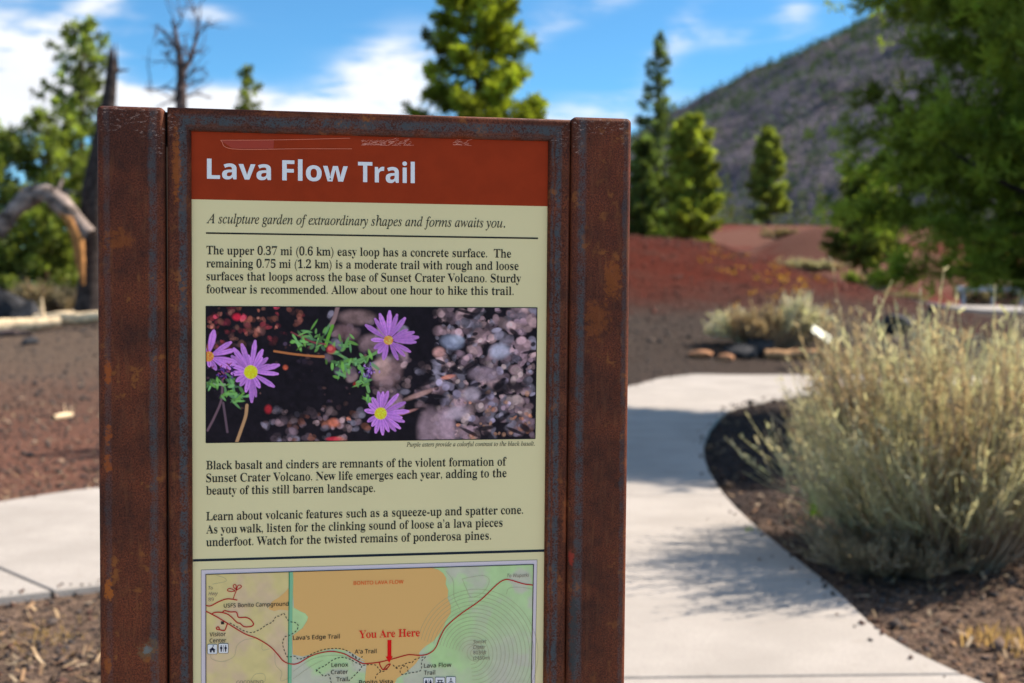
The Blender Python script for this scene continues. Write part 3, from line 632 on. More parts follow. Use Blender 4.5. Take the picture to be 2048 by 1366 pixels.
def rust(name, streaks, spots=(), tone=1.0, axis=0, scr=()):
    """weathered steel; streaks: lateral positions (local metres) of blue-grey mill scale"""
    m, N, b = new_mat(name, .7, .24)
    co = N.n('ShaderNodeTexCoord').outputs['Object']; sp = N.n('ShaderNodeSeparateXYZ', {0: co})
    lat = sp.outputs[axis]; lon = 2 if axis == 0 else 0
    lo = N.noise(co, 9, 4, .6); me = N.noise(co, 55, 4, .65); fi = N.noise(co, 420, 3, .7); vf = N.noise(co, 1100, 2, .6)
    st = (38, 38, 5) if axis == 0 else (5, 38, 38); stn = N.noise(N.scalevec(co, st), 4.0, 4, .6)
    pat = N.noise(co, 130, 4, .7); t = tone * .84
    c = N.mix(N.mapr(fi, .32, .68), (.058 * t, .013 * t, .006 * t), (.215 * t, .052 * t, .018 * t))
    c = N.mix(N.mapr(N.m('ADD', N.m('MULTIPLY', me, .7), N.m('MULTIPLY', fi, .3)), .50, .62, 0, .45), c, (.055 * t, .027 * t, .022 * t))
    c = N.mix(N.mapr(stn, .50, .68, 0, .55), c, (.19 * t, .062 * t, .024 * t))
    c = N.mix(1.0, c, N.mix(N.mapr(lo, .32, .68), (.62, .64, .72), (1.32, 1.22, 1.05)), 'MULTIPLY')
    for k, (p, wd, amt) in enumerate(streaks):
        dd = N.m('ABSOLUTE', N.m('SUBTRACT', N.m('ADD', lat, N.m('MULTIPLY', N.m('SUBTRACT', me, .5), .010)), p))
        f = N.m('MULTIPLY', N.mapr(dd, wd * .35, wd, 1, 0), N.mapr(N.m('ADD', N.m('MULTIPLY', fi, .6), N.m('MULTIPLY', me, .5)), .44, .62))
        c = N.mix(N.m('MULTIPLY', f, amt), c, (.060, .070, .078))
    c = N.mix(N.m('MULTIPLY', N.mapr(me, .55, .66), N.mapr(lo, .47, .60, 0, .85)), c, (.33 * t, .105 * t, .020))
    for (u, z_, ru, rz_, cc_, amt) in spots:
        q1 = N.m('DIVIDE', N.m('SUBTRACT', sp.outputs[0], u), ru); q2 = N.m('DIVIDE', N.m('SUBTRACT', sp.outputs[2], z_), rz_)
        e = N.m('ADD', N.m('ADD', N.m('MULTIPLY', q1, q1), N.m('MULTIPLY', q2, q2)), N.m('ADD', N.m('MULTIPLY', N.m('SUBTRACT', fi, .5), 2.6), N.m('MULTIPLY', N.m('SUBTRACT', pat, .5), 5.5)))
        c = N.mix(N.mapr(e, .2, 1.3, amt, 0), c, cc_)
    for (u, z_, ru, rz_) in scr:                  # pale abraded scratches near the welded caps
        q1 = N.m('DIVIDE', N.m('SUBTRACT', sp.outputs[0], u), ru); q2 = N.m('DIVIDE', N.m('SUBTRACT', sp.outputs[2], z_), rz_)
        e = N.mapr(N.m('ADD', N.m('MULTIPLY', q1, q1), N.m('MULTIPLY', q2, q2)), .5, 1.3, 1, 0)
        sn = N.noise(N.n('ShaderNodeMapping', {'Vector': co, 'Rotation': (0, R(62), 0), 'Scale': (45, 1, 110)}).outputs[0], 2.6, 5, .75)
        c = N.mix(N.m('MULTIPLY', e, N.mapr(sn, .54, .66, 0, .8)), c, (.40, .26, .21))
    N.set(b.inputs['Base Color'], c)
    N.set(b.inputs['Roughness'], N.mapr(me, .3, .7, .52, .75))
    bpn = N.n('ShaderNodeBump', {'Height': N.m('ADD', fi, N.m('ADD', N.m('MULTIPLY', vf, .4), N.m('MULTIPLY', me, .6))), 'Strength': .55, 'Distance': .0012}); N.set(b.inputs['Normal'], bpn.outputs[0])
    return m
def prism(name, quad, w0, w1, mat, bev, parent=sign, segs=4, ax=None):
    """quad: local (u, z) corners; solid from depth w0 to w1"""
    bm = bmesh.new(); fr = [bm.verts.new((u, w0, z)) for u, z in quad]; bk = [bm.verts.new((u, w1, z)) for u, z in quad]
    bm.faces.new(fr); bm.faces.new(bk[::-1])
    for i in range(len(quad)): j = (i + 1) % len(quad); bm.faces.new((fr[j], fr[i], bk[i], bk[j]))
    bmesh.ops.recalc_face_normals(bm, faces=bm.faces)
    ge = [e for e in bm.edges if ax is None or (abs((e.verts[0].co - e.verts[1].co).normalized()[ax]) > .99)]
    if bev: bmesh.ops.bevel(bm, geom=ge, offset=bev, segments=segs, affect='EDGES', profile=.5, clamp_overlap=True)
    o = from_bm(name, bm, mat, parent, True)
    if bev:
        wn = o.modifiers.new('weighted', 'WEIGHTED_NORMAL'); wn.keep_sharp = False; wn.weight = 80
    return o
WP = -.012; WF = -.008                            # front faces of posts and frame, in front of the panel plane
uL0, zL = sgp(192, 211, WP); uL1, _ = sgp(328, 215, WP); uR0, zR = sgp(1142, 236, WP); uR1, zR2 = sgp(1264.5, 238, WP)
uL0b, _ = sgp(199, 1300, WP); uL1b, _ = sgp(333, 1300, WP); uR1b, _ = sgp(1251, 1300, WP); uR0b, _ = sgp(1136, 1300, WP)
uL0 = (uL0 + uL0b) / 2; uL1 = (uL1 + uL1b) / 2; uR0 = (uR0 + uR0b) / 2; uR1 = (uR1 + uR1b) / 2
pw = uR1 - uR0
def sp_(px, py, ru, rz_, c, a): u, z_ = sgp(px, py, WP); return (u, z_, ru, rz_, c, a)
OR = (.42, .11, .012)
mpl = rust('rusty_steel_left_post', [(uL1 - .016, .0075, .75), (uL0 + .014, .006, .4)],
           [sp_(217, 1180, .006, .016, OR, .85), (*sgp(216, 745, WP), .005, .02, (.36, .08, .01), .8), (*sgp(216, 868, WP), .005, .014, (.36, .08, .01), .7), (*sgp(216, 930, WP), .005, .014, (.36, .08, .01), .7),
            sp_(296, 1300, .014, .015, (.17, .10, .045), .7), sp_(295, 1298, .006, .007, (.16, .17, .16), .9), sp_(235, 480, .02, .018, OR, .30), sp_(216, 1330, .005, .012, OR, .5)],
           scr=[(*sgp(300, 240, WP), .03, .025), (*sgp(318, 275, WP), .012, .03), (*sgp(225, 235, WP), .03, .02)])
mpr = rust('rusty_steel_right_post', [(uR0 + .016, .0085, .8), (uR1 - .009, .005, .5)],
           [sp_(1225, 560, .014, .03, OR, .38), sp_(1195, 640, .02, .03, OR, .25), sp_(1143, 1115, .004, .012, (.30, .03, .015), .9), sp_(1146, 1270, .006, .09, (.035, .04, .042), .85)],
           scr=[(*sgp(1200, 252, WP), .055, .012), (*sgp(1156, 275, WP), .008, .03), (*sgp(1250, 270, WP), .006, .025)], tone=.92)
def post(u0, u1, z1, m):
    return prism('post', [(u0, -.10), (u1, -.10), (u1, z1), (u0, z1)], WP, WP + (uL1 - uL0), m, .0075)
pL = post(uL0, uL1, zL + .001, mpl); pR = post(uR0, uR1, (zR + zR2) / 2 + .002, mpr)
# frame: mitred rail and stiles
fo = [sgp(334, 213, WF), sgp(1140, 238.5, WF)]; fi_ = [sgp(382, 263, 0), sgp(1097, 283.5, 0)]
uo0 = (fo[0][0] + sgp(336.5, 1366, WF)[0]) / 2; uo1 = (fo[1][0] + sgp(1134.5, 1366, WF)[0]) / 2
ui0 = (sgp(382, 262, 0)[0] + sgp(387, 1366, 0)[0]) / 2; ui1 = (sgp(1097, 283, 0)[0] + sgp(1085, 1366, 0)[0]) / 2
zo = (fo[0][1] + fo[1][1]) / 2; zi = (fi_[0][1] + fi_[1][1]) / 2
zbi = sgp(735, 1960, 0)[1]; zbo = zbi - (zo - zi)
mfs = rust('rusty_steel_left_stile', [(uo0 + .021, .0062, .95), (ui0 - .007, .0028, .7)], [sp_(352, 330, .006, .05, OR, .5)], .95, scr=[(*sgp(355, 245, WF), .022, .022)])
mfr = rust('rusty_steel_right_stile', [(ui1 + .015, .0062, .95), (ui1 + .006, .0028, .7)], [sp_(1132, 1050, .005, .04, (.30, .07, .02), .5)], .9, scr=[(*sgp(1120, 265, WF), .022, .022)])
mft = rust('rusty_steel_top_rail', [], [], 1.0, axis=2)
# the rail carries its mill scale as a band along its length
Nt = NT(mft.node_tree)
mft2 = rust('rusty_steel_rail', [(zi + .016, .010, 1.0), (zi + .004, .004, .5)], [], 1.0, axis=2)
g1 = .00015
prism('stile', [(uo0, zbo), (ui0, zbi), (ui0, zi), (uo0 + g1, zo - g1 * 2)], WF, .030, mfs, .0065, ax=2)
prism('stile', [(ui1, zbi), (uo1, zbo), (uo1 - g1, zo - g1 * 2), (ui1, zi)], WF, .030, mfr, .0065, ax=2)
prism('rail', [(ui0 + g1, zi + .0002), (ui1 - g1, zi + .0002), (uo1 - g1 * 2, zo), (uo0 + g1 * 2, zo)], WF, .030, mft2, .0065, ax=0)
prism('rail', [(uo0 + g1 * 2, zbo), (uo1 - g1 * 2, zbo), (ui1 - g1, zbi - .0002), (ui0 + g1, zbi - .0002)], WF, .030, mft2, .0065, ax=0)
mdark = flat('dark_spacer_steel', (.02, .012, .01), .8, .2, .3, 40)
for a_, b_ in ((uL1, uo0), (uo1, uR0)):
    prism('spacer', [(a_ + .0003, zbo), (b_ - .0003, zbo), (b_ - .0003, zo - .006), (a_ + .0003, zo - .006)], .004, .024, mdark, 0)

# panel and its print
cream = flat('cream_laminate', pc(172, 171, 139), .5, .16, .03, 3)
def inkm(name, rgb, rough=.42): return flat(name, pc(*rgb), .5, .12)
panel = prism('panel', [(ui0 - .004, zbi - .004), (ui1 + .004, zbi - .004), (ui1 + .004, zi + .004), (ui0 - .004, zi + .004)], .0, .012, cream, 0)
for p in panel.data.polygons: p.use_smooth = False
def layer_pts(pts, wv):
    pts = np.asarray(pts, float); u, z = sg(pts[:, 0], pts[:, 1]); return np.stack([u, np.full_like(u, wv), z], -1)
def fill(name, polys, wv, mat):
    acc = Acc()
    for pts in polys:
        V = layer_pts(pts, wv); T = tessellate_polygon([[Vector(v_) for v_ in V]]); acc.add(V, np.array(T))
    return acc.out(name, mat, panel)
def strokes(name, lines, wv, mat, wpx, dash=None, gap=None, closed=False):
    acc = Acc()
    for pts in lines:
        P = cat(pts, 8) if len(pts) > 2 else np.array(pts, float)
        seg = np.r_[0, np.cumsum(np.linalg.norm(np.diff(P, axis=0), axis=1))]
        runs = [(0, seg[-1])] if dash is None else [(s, min(s + dash, seg[-1])) for s in np.arange(0, seg[-1], dash + gap)]
        for a_, b_ in runs:
            s = np.unique(np.r_[a_, seg[(seg > a_) & (seg < b_)], b_]); Q = np.stack([np.interp(s, seg, P[:, 0]), np.interp(s, seg, P[:, 1])], -1)
            if len(Q) < 2: continue
            T = np.gradient(Q, axis=0); T /= np.linalg.norm(T, axis=1)[:, None] + 1e-9; nn = np.stack([-T[:, 1], T[:, 0]], -1) * wpx / 2
            V = np.vstack([Q - nn, Q + nn]); m_ = len(Q); F = np.array([(i, i + 1, m_ + i + 1, m_ + i) for i in range(m_ - 1)]); acc.add(layer_pts(V, wv), F)
    return acc.out(name, mat, panel)
def strokes_s(*a, **k): o = strokes(*a, **k); o['kind'] = 'stuff'; return o
L1, L2, L3, L4, L5, L6, L7, L8 = [-.0003 * k for k in range(1, 9)]
band = pc(112, 38, 12)
mband, N, b = new_mat('rust_red_ink', .5, .12); co = N.n('ShaderNodeTexCoord').outputs['Object']
N.set(b.inputs['Base Color'], N.mix(N.mapr(N.noise(co, 30, 3), .3, .7), tuple(v_ * .94 for v_ in band), tuple(v_ * 1.06 for v_ in band)))
zt_ = zi + .003
def band_poly():
    u0, z0 = sg(np.array([383.]), np.array([399.])); u1, z1 = sg(np.array([1097.]), np.array([412.])); zz = float((z0[0] + z1[0]) / 2)
    return [(ui0 - .003, zz), (ui1 + .003, zz), (ui1 + .003, zt_), (ui0 - .003, zt_)]
bq = band_poly(); mk('title_band', np.array([(u, L1, z) for u, z in bq]), np.array([(0, 1, 2, 3)]), mband, panel)
black = inkm('black_ink', (27, 29, 30)); blue_black = inkm('blue_black_ink', (20, 30, 42))
fill('rule', [[(412, 464.5), (1076, 475), (1076, 478.2), (412, 467.7)]], L1, black)
fill('thick_rule', [[(386, 1118.4), (1089, 1098.6), (1089, 1103.6), (386, 1123.2)]], L1, blue_black)

# ---- lettering
def mp(s, up, lo, dg, h=None):
    o = ''
    for c in s:
        if 'A' <= c <= 'Z': o += chr(up + ord(c) - 65)
        elif 'a' <= c <= 'z': o += h if (h and c == 'h') else chr(lo + ord(c) - 97)
        elif '0' <= c <= '9' and dg: o += chr(dg + ord(c) - 48)
        else: o += c
    return o
FONTS = {'serif': (lambda s: mp(s, 0x1D400, 0x1D41A, 0x1D7CE), -.015, .008), 'serif_i': (lambda s: mp(s, 0x1D434, 0x1D44E, None, '\u210e'), .0, .004),
         'sans_b': (lambda s: mp(s, 0x1D5D4, 0x1D5EE, 0x1D7EC), .004, .003), 'sans': (lambda s: mp(s, 0x1D5A0, 0x1D5BA, 0x1D7E2), 0, 0), 'sans_m': (lambda s: mp(s, 0x1D5A0, 0x1D5BA, 0x1D7E2), .010, .008),
         'sans_i': (lambda s: mp(s, 0x1D608, 0x1D622, 0x1D7E2), 0, 0)}
A = lambda x, y: (380 + .1874 * x, 1110 + .1874 * y)
B = lambda x, y: (700 + .2002 * x, 1110 + .2002 * y)
inks = {'white': inkm('white_ink', (205, 193, 200)), 'black': black, 'red': inkm('red_ink', (180, 22, 22)), 'orange': inkm('orange_ink', (200, 72, 28)), 'grey': inkm('grey_ink', (95, 92, 88)), 'mapblack': inkm('map_black_ink', (36, 34, 34))}
TXT = []
def T(part, s, font, x0, y0, x1, y1, size, ink='black', wv=None): TXT.append((part, s, font, x0, y0, x1, y1, size, ink, L2 if wv is None else wv))
for s, a_, b_ in (('Lava', 414, 542), ('Flow', 564.5, 695.5), ('Trail', 716, 829.5)):
    T('title_lettering', s, 'sans_b', a_, 357.3 + (a_ - 414) * .0217, b_, 357.3 + (b_ - 414) * .0217, 56, 'white')
T('subtitle_lettering', 'A sculpture garden of extraordinary shapes and forms awaits you.', 'serif_i', 413, 446.3, 1010, 455.3, 27.5)
for s, y0, x1, y1 in (('The upper 0.37 mi (0.6 km) easy loop has a concrete surface.  The', 508.5, 1022, 515.3), ('remaining 0.75 mi (1.2 km) is a moderate trail with rough and loose', 534.6, 1037, 540),
                      ('surfaces that loops across the base of Sunset Crater Volcano. Sturdy', 560.4, 1042, 565), ('footwear is recommended. Allow about one hour to hike this trail.', 586.3, 1027, 590)):
    T('body_lettering', s, 'serif', 413, y0, x1, y1, 24.5)
for s, y0, x1, y1 in (('Black basalt and cinders are remnants of the violent formation of', 938.7, 1013, 931), ('Sunset Crater Volcano. New life emerges each year, adding to the', 964.3, 1013, 954),
                      ('beauty of this still barren landscape.', 989.3, 750, 983.8), ('Learn about volcanic features such as a squeeze-up and spatter cone.', 1040.8, 1046, 1027.5),
                      ('As you walk, listen for the clinking sound of loose a\u2019a lava pieces', 1066.9, 1005, 1053), ('underfoot. Watch for the twisted remains of ponderosa pines.', 1092.4, 982, 1078.8)):
    T('body_lettering', s, 'serif', 412.5, y0, x1, y1, 24.5)
T('caption_lettering', 'Purple asters provide a colorful contrast to the black basalt.', 'serif_i', 813, 893.3, 1069.5, 891.2, 12.6)
def TA(s, font, x0, y0, x1, y1, size, ink='mapblack', f=A, part='map_lettering'): a_, b_ = f(x0, y0), f(x1, y1); T(part, s, font, a_[0], a_[1], b_[0], b_[1], size, ink, L6)
TA('To', 'sans_i', 198, 366, 245, 366, 9.5, 'grey'); TA('Hwy', 'sans_i', 198, 428, 298, 426, 9.5, 'grey'); TA('89', 'sans_i', 198, 490, 255, 488, 9.5, 'grey')
TA('USFS Bonito Campground', 'sans_m', 362, 559, 1052, 538, 11); TA('Visitor', 'sans_m', 210, 866, 383, 861, 11); TA('Center', 'sans_m', 210, 932, 388, 928, 11)
TA("Lava\u2019s Edge Trail", 'sans_m', 1100, 903, 1598, 887, 11.5); TA("A\u2019a Trail", 'sans_m', 1757, 1050, 1990, 1044, 11.5)
TA('Lenox', 'sans_m', 1510, 1192, 1688, 1187, 11.5); TA('Crater', 'sans_m', 1504, 1268, 1686, 1264, 11.5); TA('Trail', 'sans_m', 1562, 1345, 1684, 1342, 11.5)
TA('COCONINO', 'sans', 497, 1372, 783, 1366, 9, 'grey')
TA('BONITO LAVA FLOW', 'sans_m', 36, 296, 534, 282, 10, 'orange', B); TA('To Wupatki', 'sans_i', 1568, 220, 1787, 216, 9.5, 'grey', B)
TA('Sunset', 'sans_i', 1230, 880, 1362, 876, 9.5, 'grey', B); TA('Crater', 'sans_i', 1230, 936, 1352, 932, 9.5, 'grey', B); TA('8039ft', 'sans_i', 1230, 990, 1362, 986, 9.5, 'grey', B); TA('(2450m)', 'sans_i', 1228, 1045, 1395, 1040, 9.5, 'grey', B)
TA('Lava Flow', 'sans_m', 738, 1124, 1012, 1113, 11.5, f=B); TA('Trail', 'sans_m', 738, 1194, 850, 1190, 11.5, f=B); TA('Bonito Vista', 'sans_m', 90, 1290, 428, 1282, 11.5, f=B); TA('Trail', 'sans_m', 200, 1362, 320, 1358, 11.5, f=B)
TA('You Are Here', 'serif', 90, 828, 696, 808, 22, 'red', B, 'you_are_here_lettering')
tobs = []
for k, t in enumerate(TXT):
    cu = bpy.data.curves.new('t', 'FONT'); cu.body = FONTS[t[2]][0](t[1]); cu.size = 1; cu.resolution_u = 3 if t[7] < 40 else 8
    o = bpy.data.objects.new('t', cu); col.objects.link(o); tobs.append(o)
bpy.context.view_layer.update(); dg = bpy.context.evaluated_depsgraph_get()
parts = {}
for o, (part, s, font, x0, y0, x1, y1, size, ink, wv) in zip(tobs, TXT):
    me = bpy.data.meshes.new_from_object(o.evaluated_get(dg)); bm = bmesh.new(); bm.from_mesh(me); bpy.data.meshes.remove(me)
    bmesh.ops.remove_doubles(bm, verts=bm.verts, dist=1e-5); bmesh.ops.triangulate(bm, faces=bm.faces); bm.verts.index_update()
    P = np.array([v_.co[:2] for v_ in bm.verts]); NN = np.zeros_like(P)
    for e in bm.edges:
        if len(e.link_faces) == 1:
            i, j = e.verts[0].index, e.verts[1].index; d_ = P[j] - P[i]; n_ = np.array([d_[1], -d_[0]]); n_ /= np.linalg.norm(n_) + 1e-12
            if n_ @ (np.array(e.link_faces[0].calc_center_median()[:2]) - P[i]) > 0: n_ = -n_
            NN[i] += n_; NN[j] += n_
    NN /= np.linalg.norm(NN, axis=1)[:, None] + 1e-9; P = P + NN * np.array(FONTS[font][1:])
    if font == 'serif':                          # widen every letter a little about its own centre
        seen = np.full(len(P), -1); bm.verts.ensure_lookup_table()
        for v0 in range(len(P)):
            if seen[v0] >= 0: continue
            st = [v0]; seen[v0] = v0
            while st:
                q_ = st.pop()
                for e in bm.verts[q_].link_edges:
                    o2 = e.other_vert(bm.verts[q_]).index
                    if seen[o2] < 0: seen[o2] = v0; st.append(o2)
            k = seen == v0; mid = (P[k, 0].min() + P[k, 0].max()) / 2; P[k, 0] = mid + (P[k, 0] - mid) * 1.055
    F = np.array([[v_.index for v_ in f.verts] for f in bm.faces]); bm.free()
    a_, b_ = P[:, 0].min(), P[:, 0].max(); t_ = (P[:, 0] - a_) / (b_ - a_)
    Q = np.stack([x0 + t_ * (x1 - x0), y0 + t_ * (y1 - y0) - P[:, 1] * size], -1)
    parts.setdefault((part, ink, s if part == 'map_lettering' else round(y0 / 130)), Acc()).add(layer_pts(Q, wv), F)
for o in tobs: cu = o.data; bpy.data.objects.remove(o); bpy.data.curves.remove(cu)
for (part, ink, _), acc in parts.items(): acc.out(part, inks[ink], panel)['kind'] = 'stuff'

# ---- colour photograph printed on the panel (asters on basalt), painted as vertex colours
NW, NH = 690, 284
ys, xs = np.mgrid[0:NH, 0:NW].astype(float); SX, SY = 1935 / (NW - 1), 790 / (NH - 1)   # measured in a 1935 x 790 frame
img = np.zeros((NH, NW, 3)) + s2l((17, 14, 22))
def soft(cx, cy, rx, ry, an, c, al=1.0, edge=.35):
    cx, cy, rx, ry = cx / SX, cy / SY, rx / SX, ry / SY; m_ = max(rx, ry) * 1.5 + 2
    x0, x1 = int(max(0, cx - m_)), int(min(NW, cx + m_ + 1)); y0, y1 = int(max(0, cy - m_)), int(min(NH, cy + m_ + 1))
    if x1 <= x0 or y1 <= y0: return
    X = xs[y0:y1, x0:x1] - cx; Y = ys[y0:y1, x0:x1] - cy; c_, s_ = math.cos(an), math.sin(an)
    u = (X * c_ + Y * s_) / rx; v_ = (-X * s_ + Y * c_) / ry; r = np.sqrt(u * u + v_ * v_)
    a_ = np.clip((1 + edge - r) / (2 * edge), 0, 1); a_ = a_ * a_ * (3 - 2 * a_) * al
    img[y0:y1, x0:x1] = img[y0:y1, x0:x1] * (1 - a_[..., None]) + s2l(c) * a_[..., None]
pg = np.random.default_rng(5)
def rocks(n, x0, x1, y0, y1, r0, r1, pal, al=(.4, .9)):
    for k in range(n):
        c = np.array(pal[pg.integers(len(pal))]) * pg.uniform(.6, 1.12); x, y = pg.uniform(x0, x1), pg.uniform(y0, y1); r = pg.uniform(r0, r1)
        for q in range(3):
            soft(x + pg.normal() * r * .35, y + pg.normal() * r * .25, r * pg.uniform(.45, .85), r * pg.uniform(.35, .65), pg.uniform(0, 3.1), np.clip(c * (.72 + .22 * q), 0, 255), pg.uniform(*al), .28)
PK = [(140, 118, 130), (120, 102, 116), (112, 110, 130), (150, 128, 136), (105, 90, 105)]; RD = [(130, 50, 60), (150, 90, 80), (110, 40, 55), (160, 110, 100), (90, 60, 60)]
rocks(60, 0, 600, 0, 240, 12, 34, RD, (.1, .45)); rocks(16, 0, 420, 0, 160, 10, 26, [(170, 60, 80), (180, 110, 100), (120, 70, 60)], (.2, .6))
rocks(75, 0, 1000, 200, 600, 8, 24, [(70, 50, 60), (85, 62, 62), (60, 50, 70)], (.15, .5)); rocks(60, 330, 1000, 600, 790, 16, 40, PK + [(150, 95, 80)], (.2, .6))
rocks(26, 720, 1180, 40, 420, 22, 60, PK, (.25, .65)); rocks(34, 1000, 1330, 330, 620, 22, 46, PK, (.15, .55))
rocks(330, 1330, 1935, 0, 790, 16, 50, PK, (.35, .9)); rocks(60, 1350, 1900, 300, 700, 14, 40, [(120, 115, 140), (150, 135, 140)], (.4, .9)); rocks(30, 1400, 1935, 500, 790, 12, 28, [(160, 110, 90), (170, 130, 110)], (.2, .6))
for k in range(46):
    soft(pg.uniform(1200, 1930), pg.uniform(0, 780), pg.uniform(14, 70), pg.uniform(8, 24), pg.uniform(-.9, .9), (16, 13, 22), .9)
for a_ in [(1300, 80, 60, 130, .1), (1290, 300, 55, 140, .2), (1440, 250, 30, 60, 0), (1770, 480, 130, 36, -.1), (1600, 505, 80, 24, .3), (1350, 560, 40, 90, .6), (1250, 700, 60, 40, 0), (520, 420, 160, 100, 0), (560, 600, 120, 80, 0)]: soft(*a_, (15, 12, 20), .85, .5)
for a_ in [(1440, 205, 62, 42, .2, (112, 122, 150)), (1470, 190, 40, 26, .2, (130, 140, 165)), (1720, 262, 58, 44, -.2, (140, 146, 172)), (1060, 385, 78, 88, .3, (120, 98, 104)), (1030, 360, 50, 60, .3, (150, 125, 125)), (1365, 268, 34, 30, 0, (165, 125, 125)),
           (1410, 700, 50, 95, -.2, (150, 130, 150)), (1310, 720, 62, 110, .1, (120, 104, 118)), (1470, 630, 70, 36, -.2, (150, 138, 158)), (1640, 400, 90, 44, 0, (112, 100, 116)), (1560, 520, 46, 40, 0, (140, 132, 150)), (1420, 415, 40, 12, -.2, (175, 112, 100)), (880, 60, 100, 42, 0, (110, 92, 96)), (820, 150, 70, 44, .3, (96, 76, 82)), (980, 215, 80, 50, .1, (110, 92, 100))]: soft(*a_[:5], a_[5], .8, .4)
for a_ in [(365, 600, 20, 24, 0, (135, 30, 40)), (750, 778, 40, 12, 0, (190, 50, 70)), (750, 682, 30, 24, 0, (190, 110, 90)), (465, 355, 14, 14, 0, (170, 80, 60)), (880, 455, 16, 14, 0, (140, 40, 40)), (180, 60, 24, 20, 0, (170, 30, 55)), (1250, 520, 90, 14, -.35, (150, 120, 120)), (1175, 625, 60, 9, -.3, (165, 120, 120))]: soft(*a_[:5], a_[5], .8, .5)
img *= (1.10 + .6 * fbm(xs / 12, ys / 12, 3))[..., None].clip(.3, 2)
def limb(pts, w_, c, al=.9):
    P = cat(pts, 14)
    for p in P: soft(p[0], p[1], w_, w_, 0, c, al, .4)
limb([(400, 260), (520, 278), (640, 290), (690, 292)], 7, (150, 96, 60)); limb([(770, 0), (750, 70), (730, 110)], 12, (120, 100, 105), .5)
limb([(240, 575), (232, 640), (205, 720), (180, 790)], 9, (150, 120, 90)); limb([(95, 430), (90, 540), (50, 640), (8, 720)], 7, (90, 72, 85)); limb([(100, 560), (112, 640), (125, 730)], 7, (80, 66, 80)); limb([(0, 445), (60, 452), (110, 455)], 7, (110, 140, 110))
limb([(1010, 262), (940, 300), (880, 330), (760, 270)], 8, (92, 135, 84)); limb([(870, 310), (905, 360), (935, 430), (955, 500)], 9, (92, 138, 84))
limb([(740, 110), (715, 180), (700, 230)], 9, (84, 140, 50), .8); limb([(500, 150), (620, 205), (700, 220)], 6, (120, 60, 70), .6)
for cx, cy, n_, sp0 in [(640, 190, 26, 95), (560, 190, 8, 60), (800, 340, 26, 62), (930, 320, 14, 55), (930, 440, 12, 40), (160, 520, 22, 52), (140, 440, 12, 50), (25, 450, 8, 30), (960, 545, 8, 26), (840, 220, 10, 60)]:
    for k in range(n_):
        x, y = cx + pg.normal() * sp0 * .55, cy + pg.normal() * sp0 * .4; soft(x, y, pg.uniform(14, 36), pg.uniform(5, 10), pg.uniform(-1.6, 1.6), np.array((96, 150, 62)) * pg.uniform(.62, 1.12) + np.array([0, 0, pg.uniform(0, 40)]), .85, .35)
soft(733, 250, 26, 26, 0, (150, 50, 62), .95); soft(728, 245, 13, 12, 0, (215, 90, 90), .9)
def flower(cx, cy, pet, disc, rd, cd):
    for k, (an, ln, wd) in enumerate(pet):
        a_ = R(an); shade = pg.uniform(.86, 1.08)
        for q in np.linspace(.12, 1, 20):                      # overlapping discs give a tapered petal
            ww = wd * .56 * min(1, (q * 1.9) ** .7) * (1 if q < .86 else .86 - (q - .86) * 2.2); col_ = np.array((150, 100, 188)) * (1 - q * .25) + np.array((196, 146, 216)) * q * .25
            col_ = (col_ + np.array([18, 8, 10]) * pg.uniform(-.4, .8)) * shade
            r = ln * (.10 + .86 * q); soft(cx + math.cos(a_) * r, cy - math.sin(a_) * r, max(5, ww), max(5, ww), 0, np.clip(col_, 0, 240), .9, .22)
        for q in np.linspace(.25, .9, 24): r = ln * q; soft(cx + math.cos(a_ + .03) * r, cy - math.sin(a_ + .03) * r, 3, 3, 0, (118, 72, 158), .35, .5)
    soft(cx, cy, rd, rd, 0, disc, 1, .12)
    for k in range(60): q = rd * math.sqrt(pg.random()) * .95; t_ = pg.random() * 6.283; soft(cx + q * math.cos(t_), cy + q * math.sin(t_), 4, 4, 0, np.clip(np.array(cd) * pg.uniform(.7, 1.15), 0, 255), .9, .4)
flower(1068, 196, [(88, 178, 26), (72, 165, 24), (54, 168, 26), (104, 120, 22), (108, 168, 26), (122, 155, 22), (146, 165, 26), (18, 160, 26), (6, 180, 28), (-4, 165, 24), (-28, 150, 22), (-44, 138, 20), (-64, 130, 22), (-104, 118, 26), (-128, 95, 26), (-150, 95, 24), (178, 100, 22), (30, 130, 22)], (205, 120, 60), 27, (235, 160, 80))
flower(262, 382, [(82, 190, 26), (98, 100, 24), (108, 175, 28), (126, 175, 28), (140, 150, 26), (62, 150, 26), (40, 130, 24), (14, 175, 28), (20, 120, 24), (-4, 165, 22), (-32, 165, 26), (-60, 105, 26), (-88, 180, 26), (-78, 150, 22), (-104, 120, 24), (-128, 100, 24), (-148, 100, 26), (-176, 115, 26), (160, 130, 24), (52, 110, 22)], (228, 178, 28), 40, (245, 205, 50))
flower(14, 290, [(78, 155, 34), (32, 160, 26), (14, 165, 24), (-12, 170, 30), (-30, 150, 26), (-60, 90, 24), (-85, 60, 20), (120, 100, 26)], (225, 100, 50), 30, (245, 140, 70))
flower(1026, 630, [(96, 130, 24), (84, 130, 22), (72, 140, 24), (48, 155, 24), (24, 160, 26), (4, 168, 26), (-20, 150, 24), (-38, 150, 22), (-50, 140, 22), (-66, 120, 22), (-84, 130, 22), (-104, 120, 24), (-124, 90, 22), (-148, 90, 22), (168, 95, 24), (140, 90, 26), (118, 105, 26), (-12, 130, 22)], (230, 170, 30), 36, (248, 205, 60))
for k in range(34): soft(955 + pg.normal() * 20, 385 + pg.normal() * 26, 10, 4, pg.uniform(0, 3), [(100, 70, 150), (60, 40, 90), (140, 110, 180)][k % 3], .9)
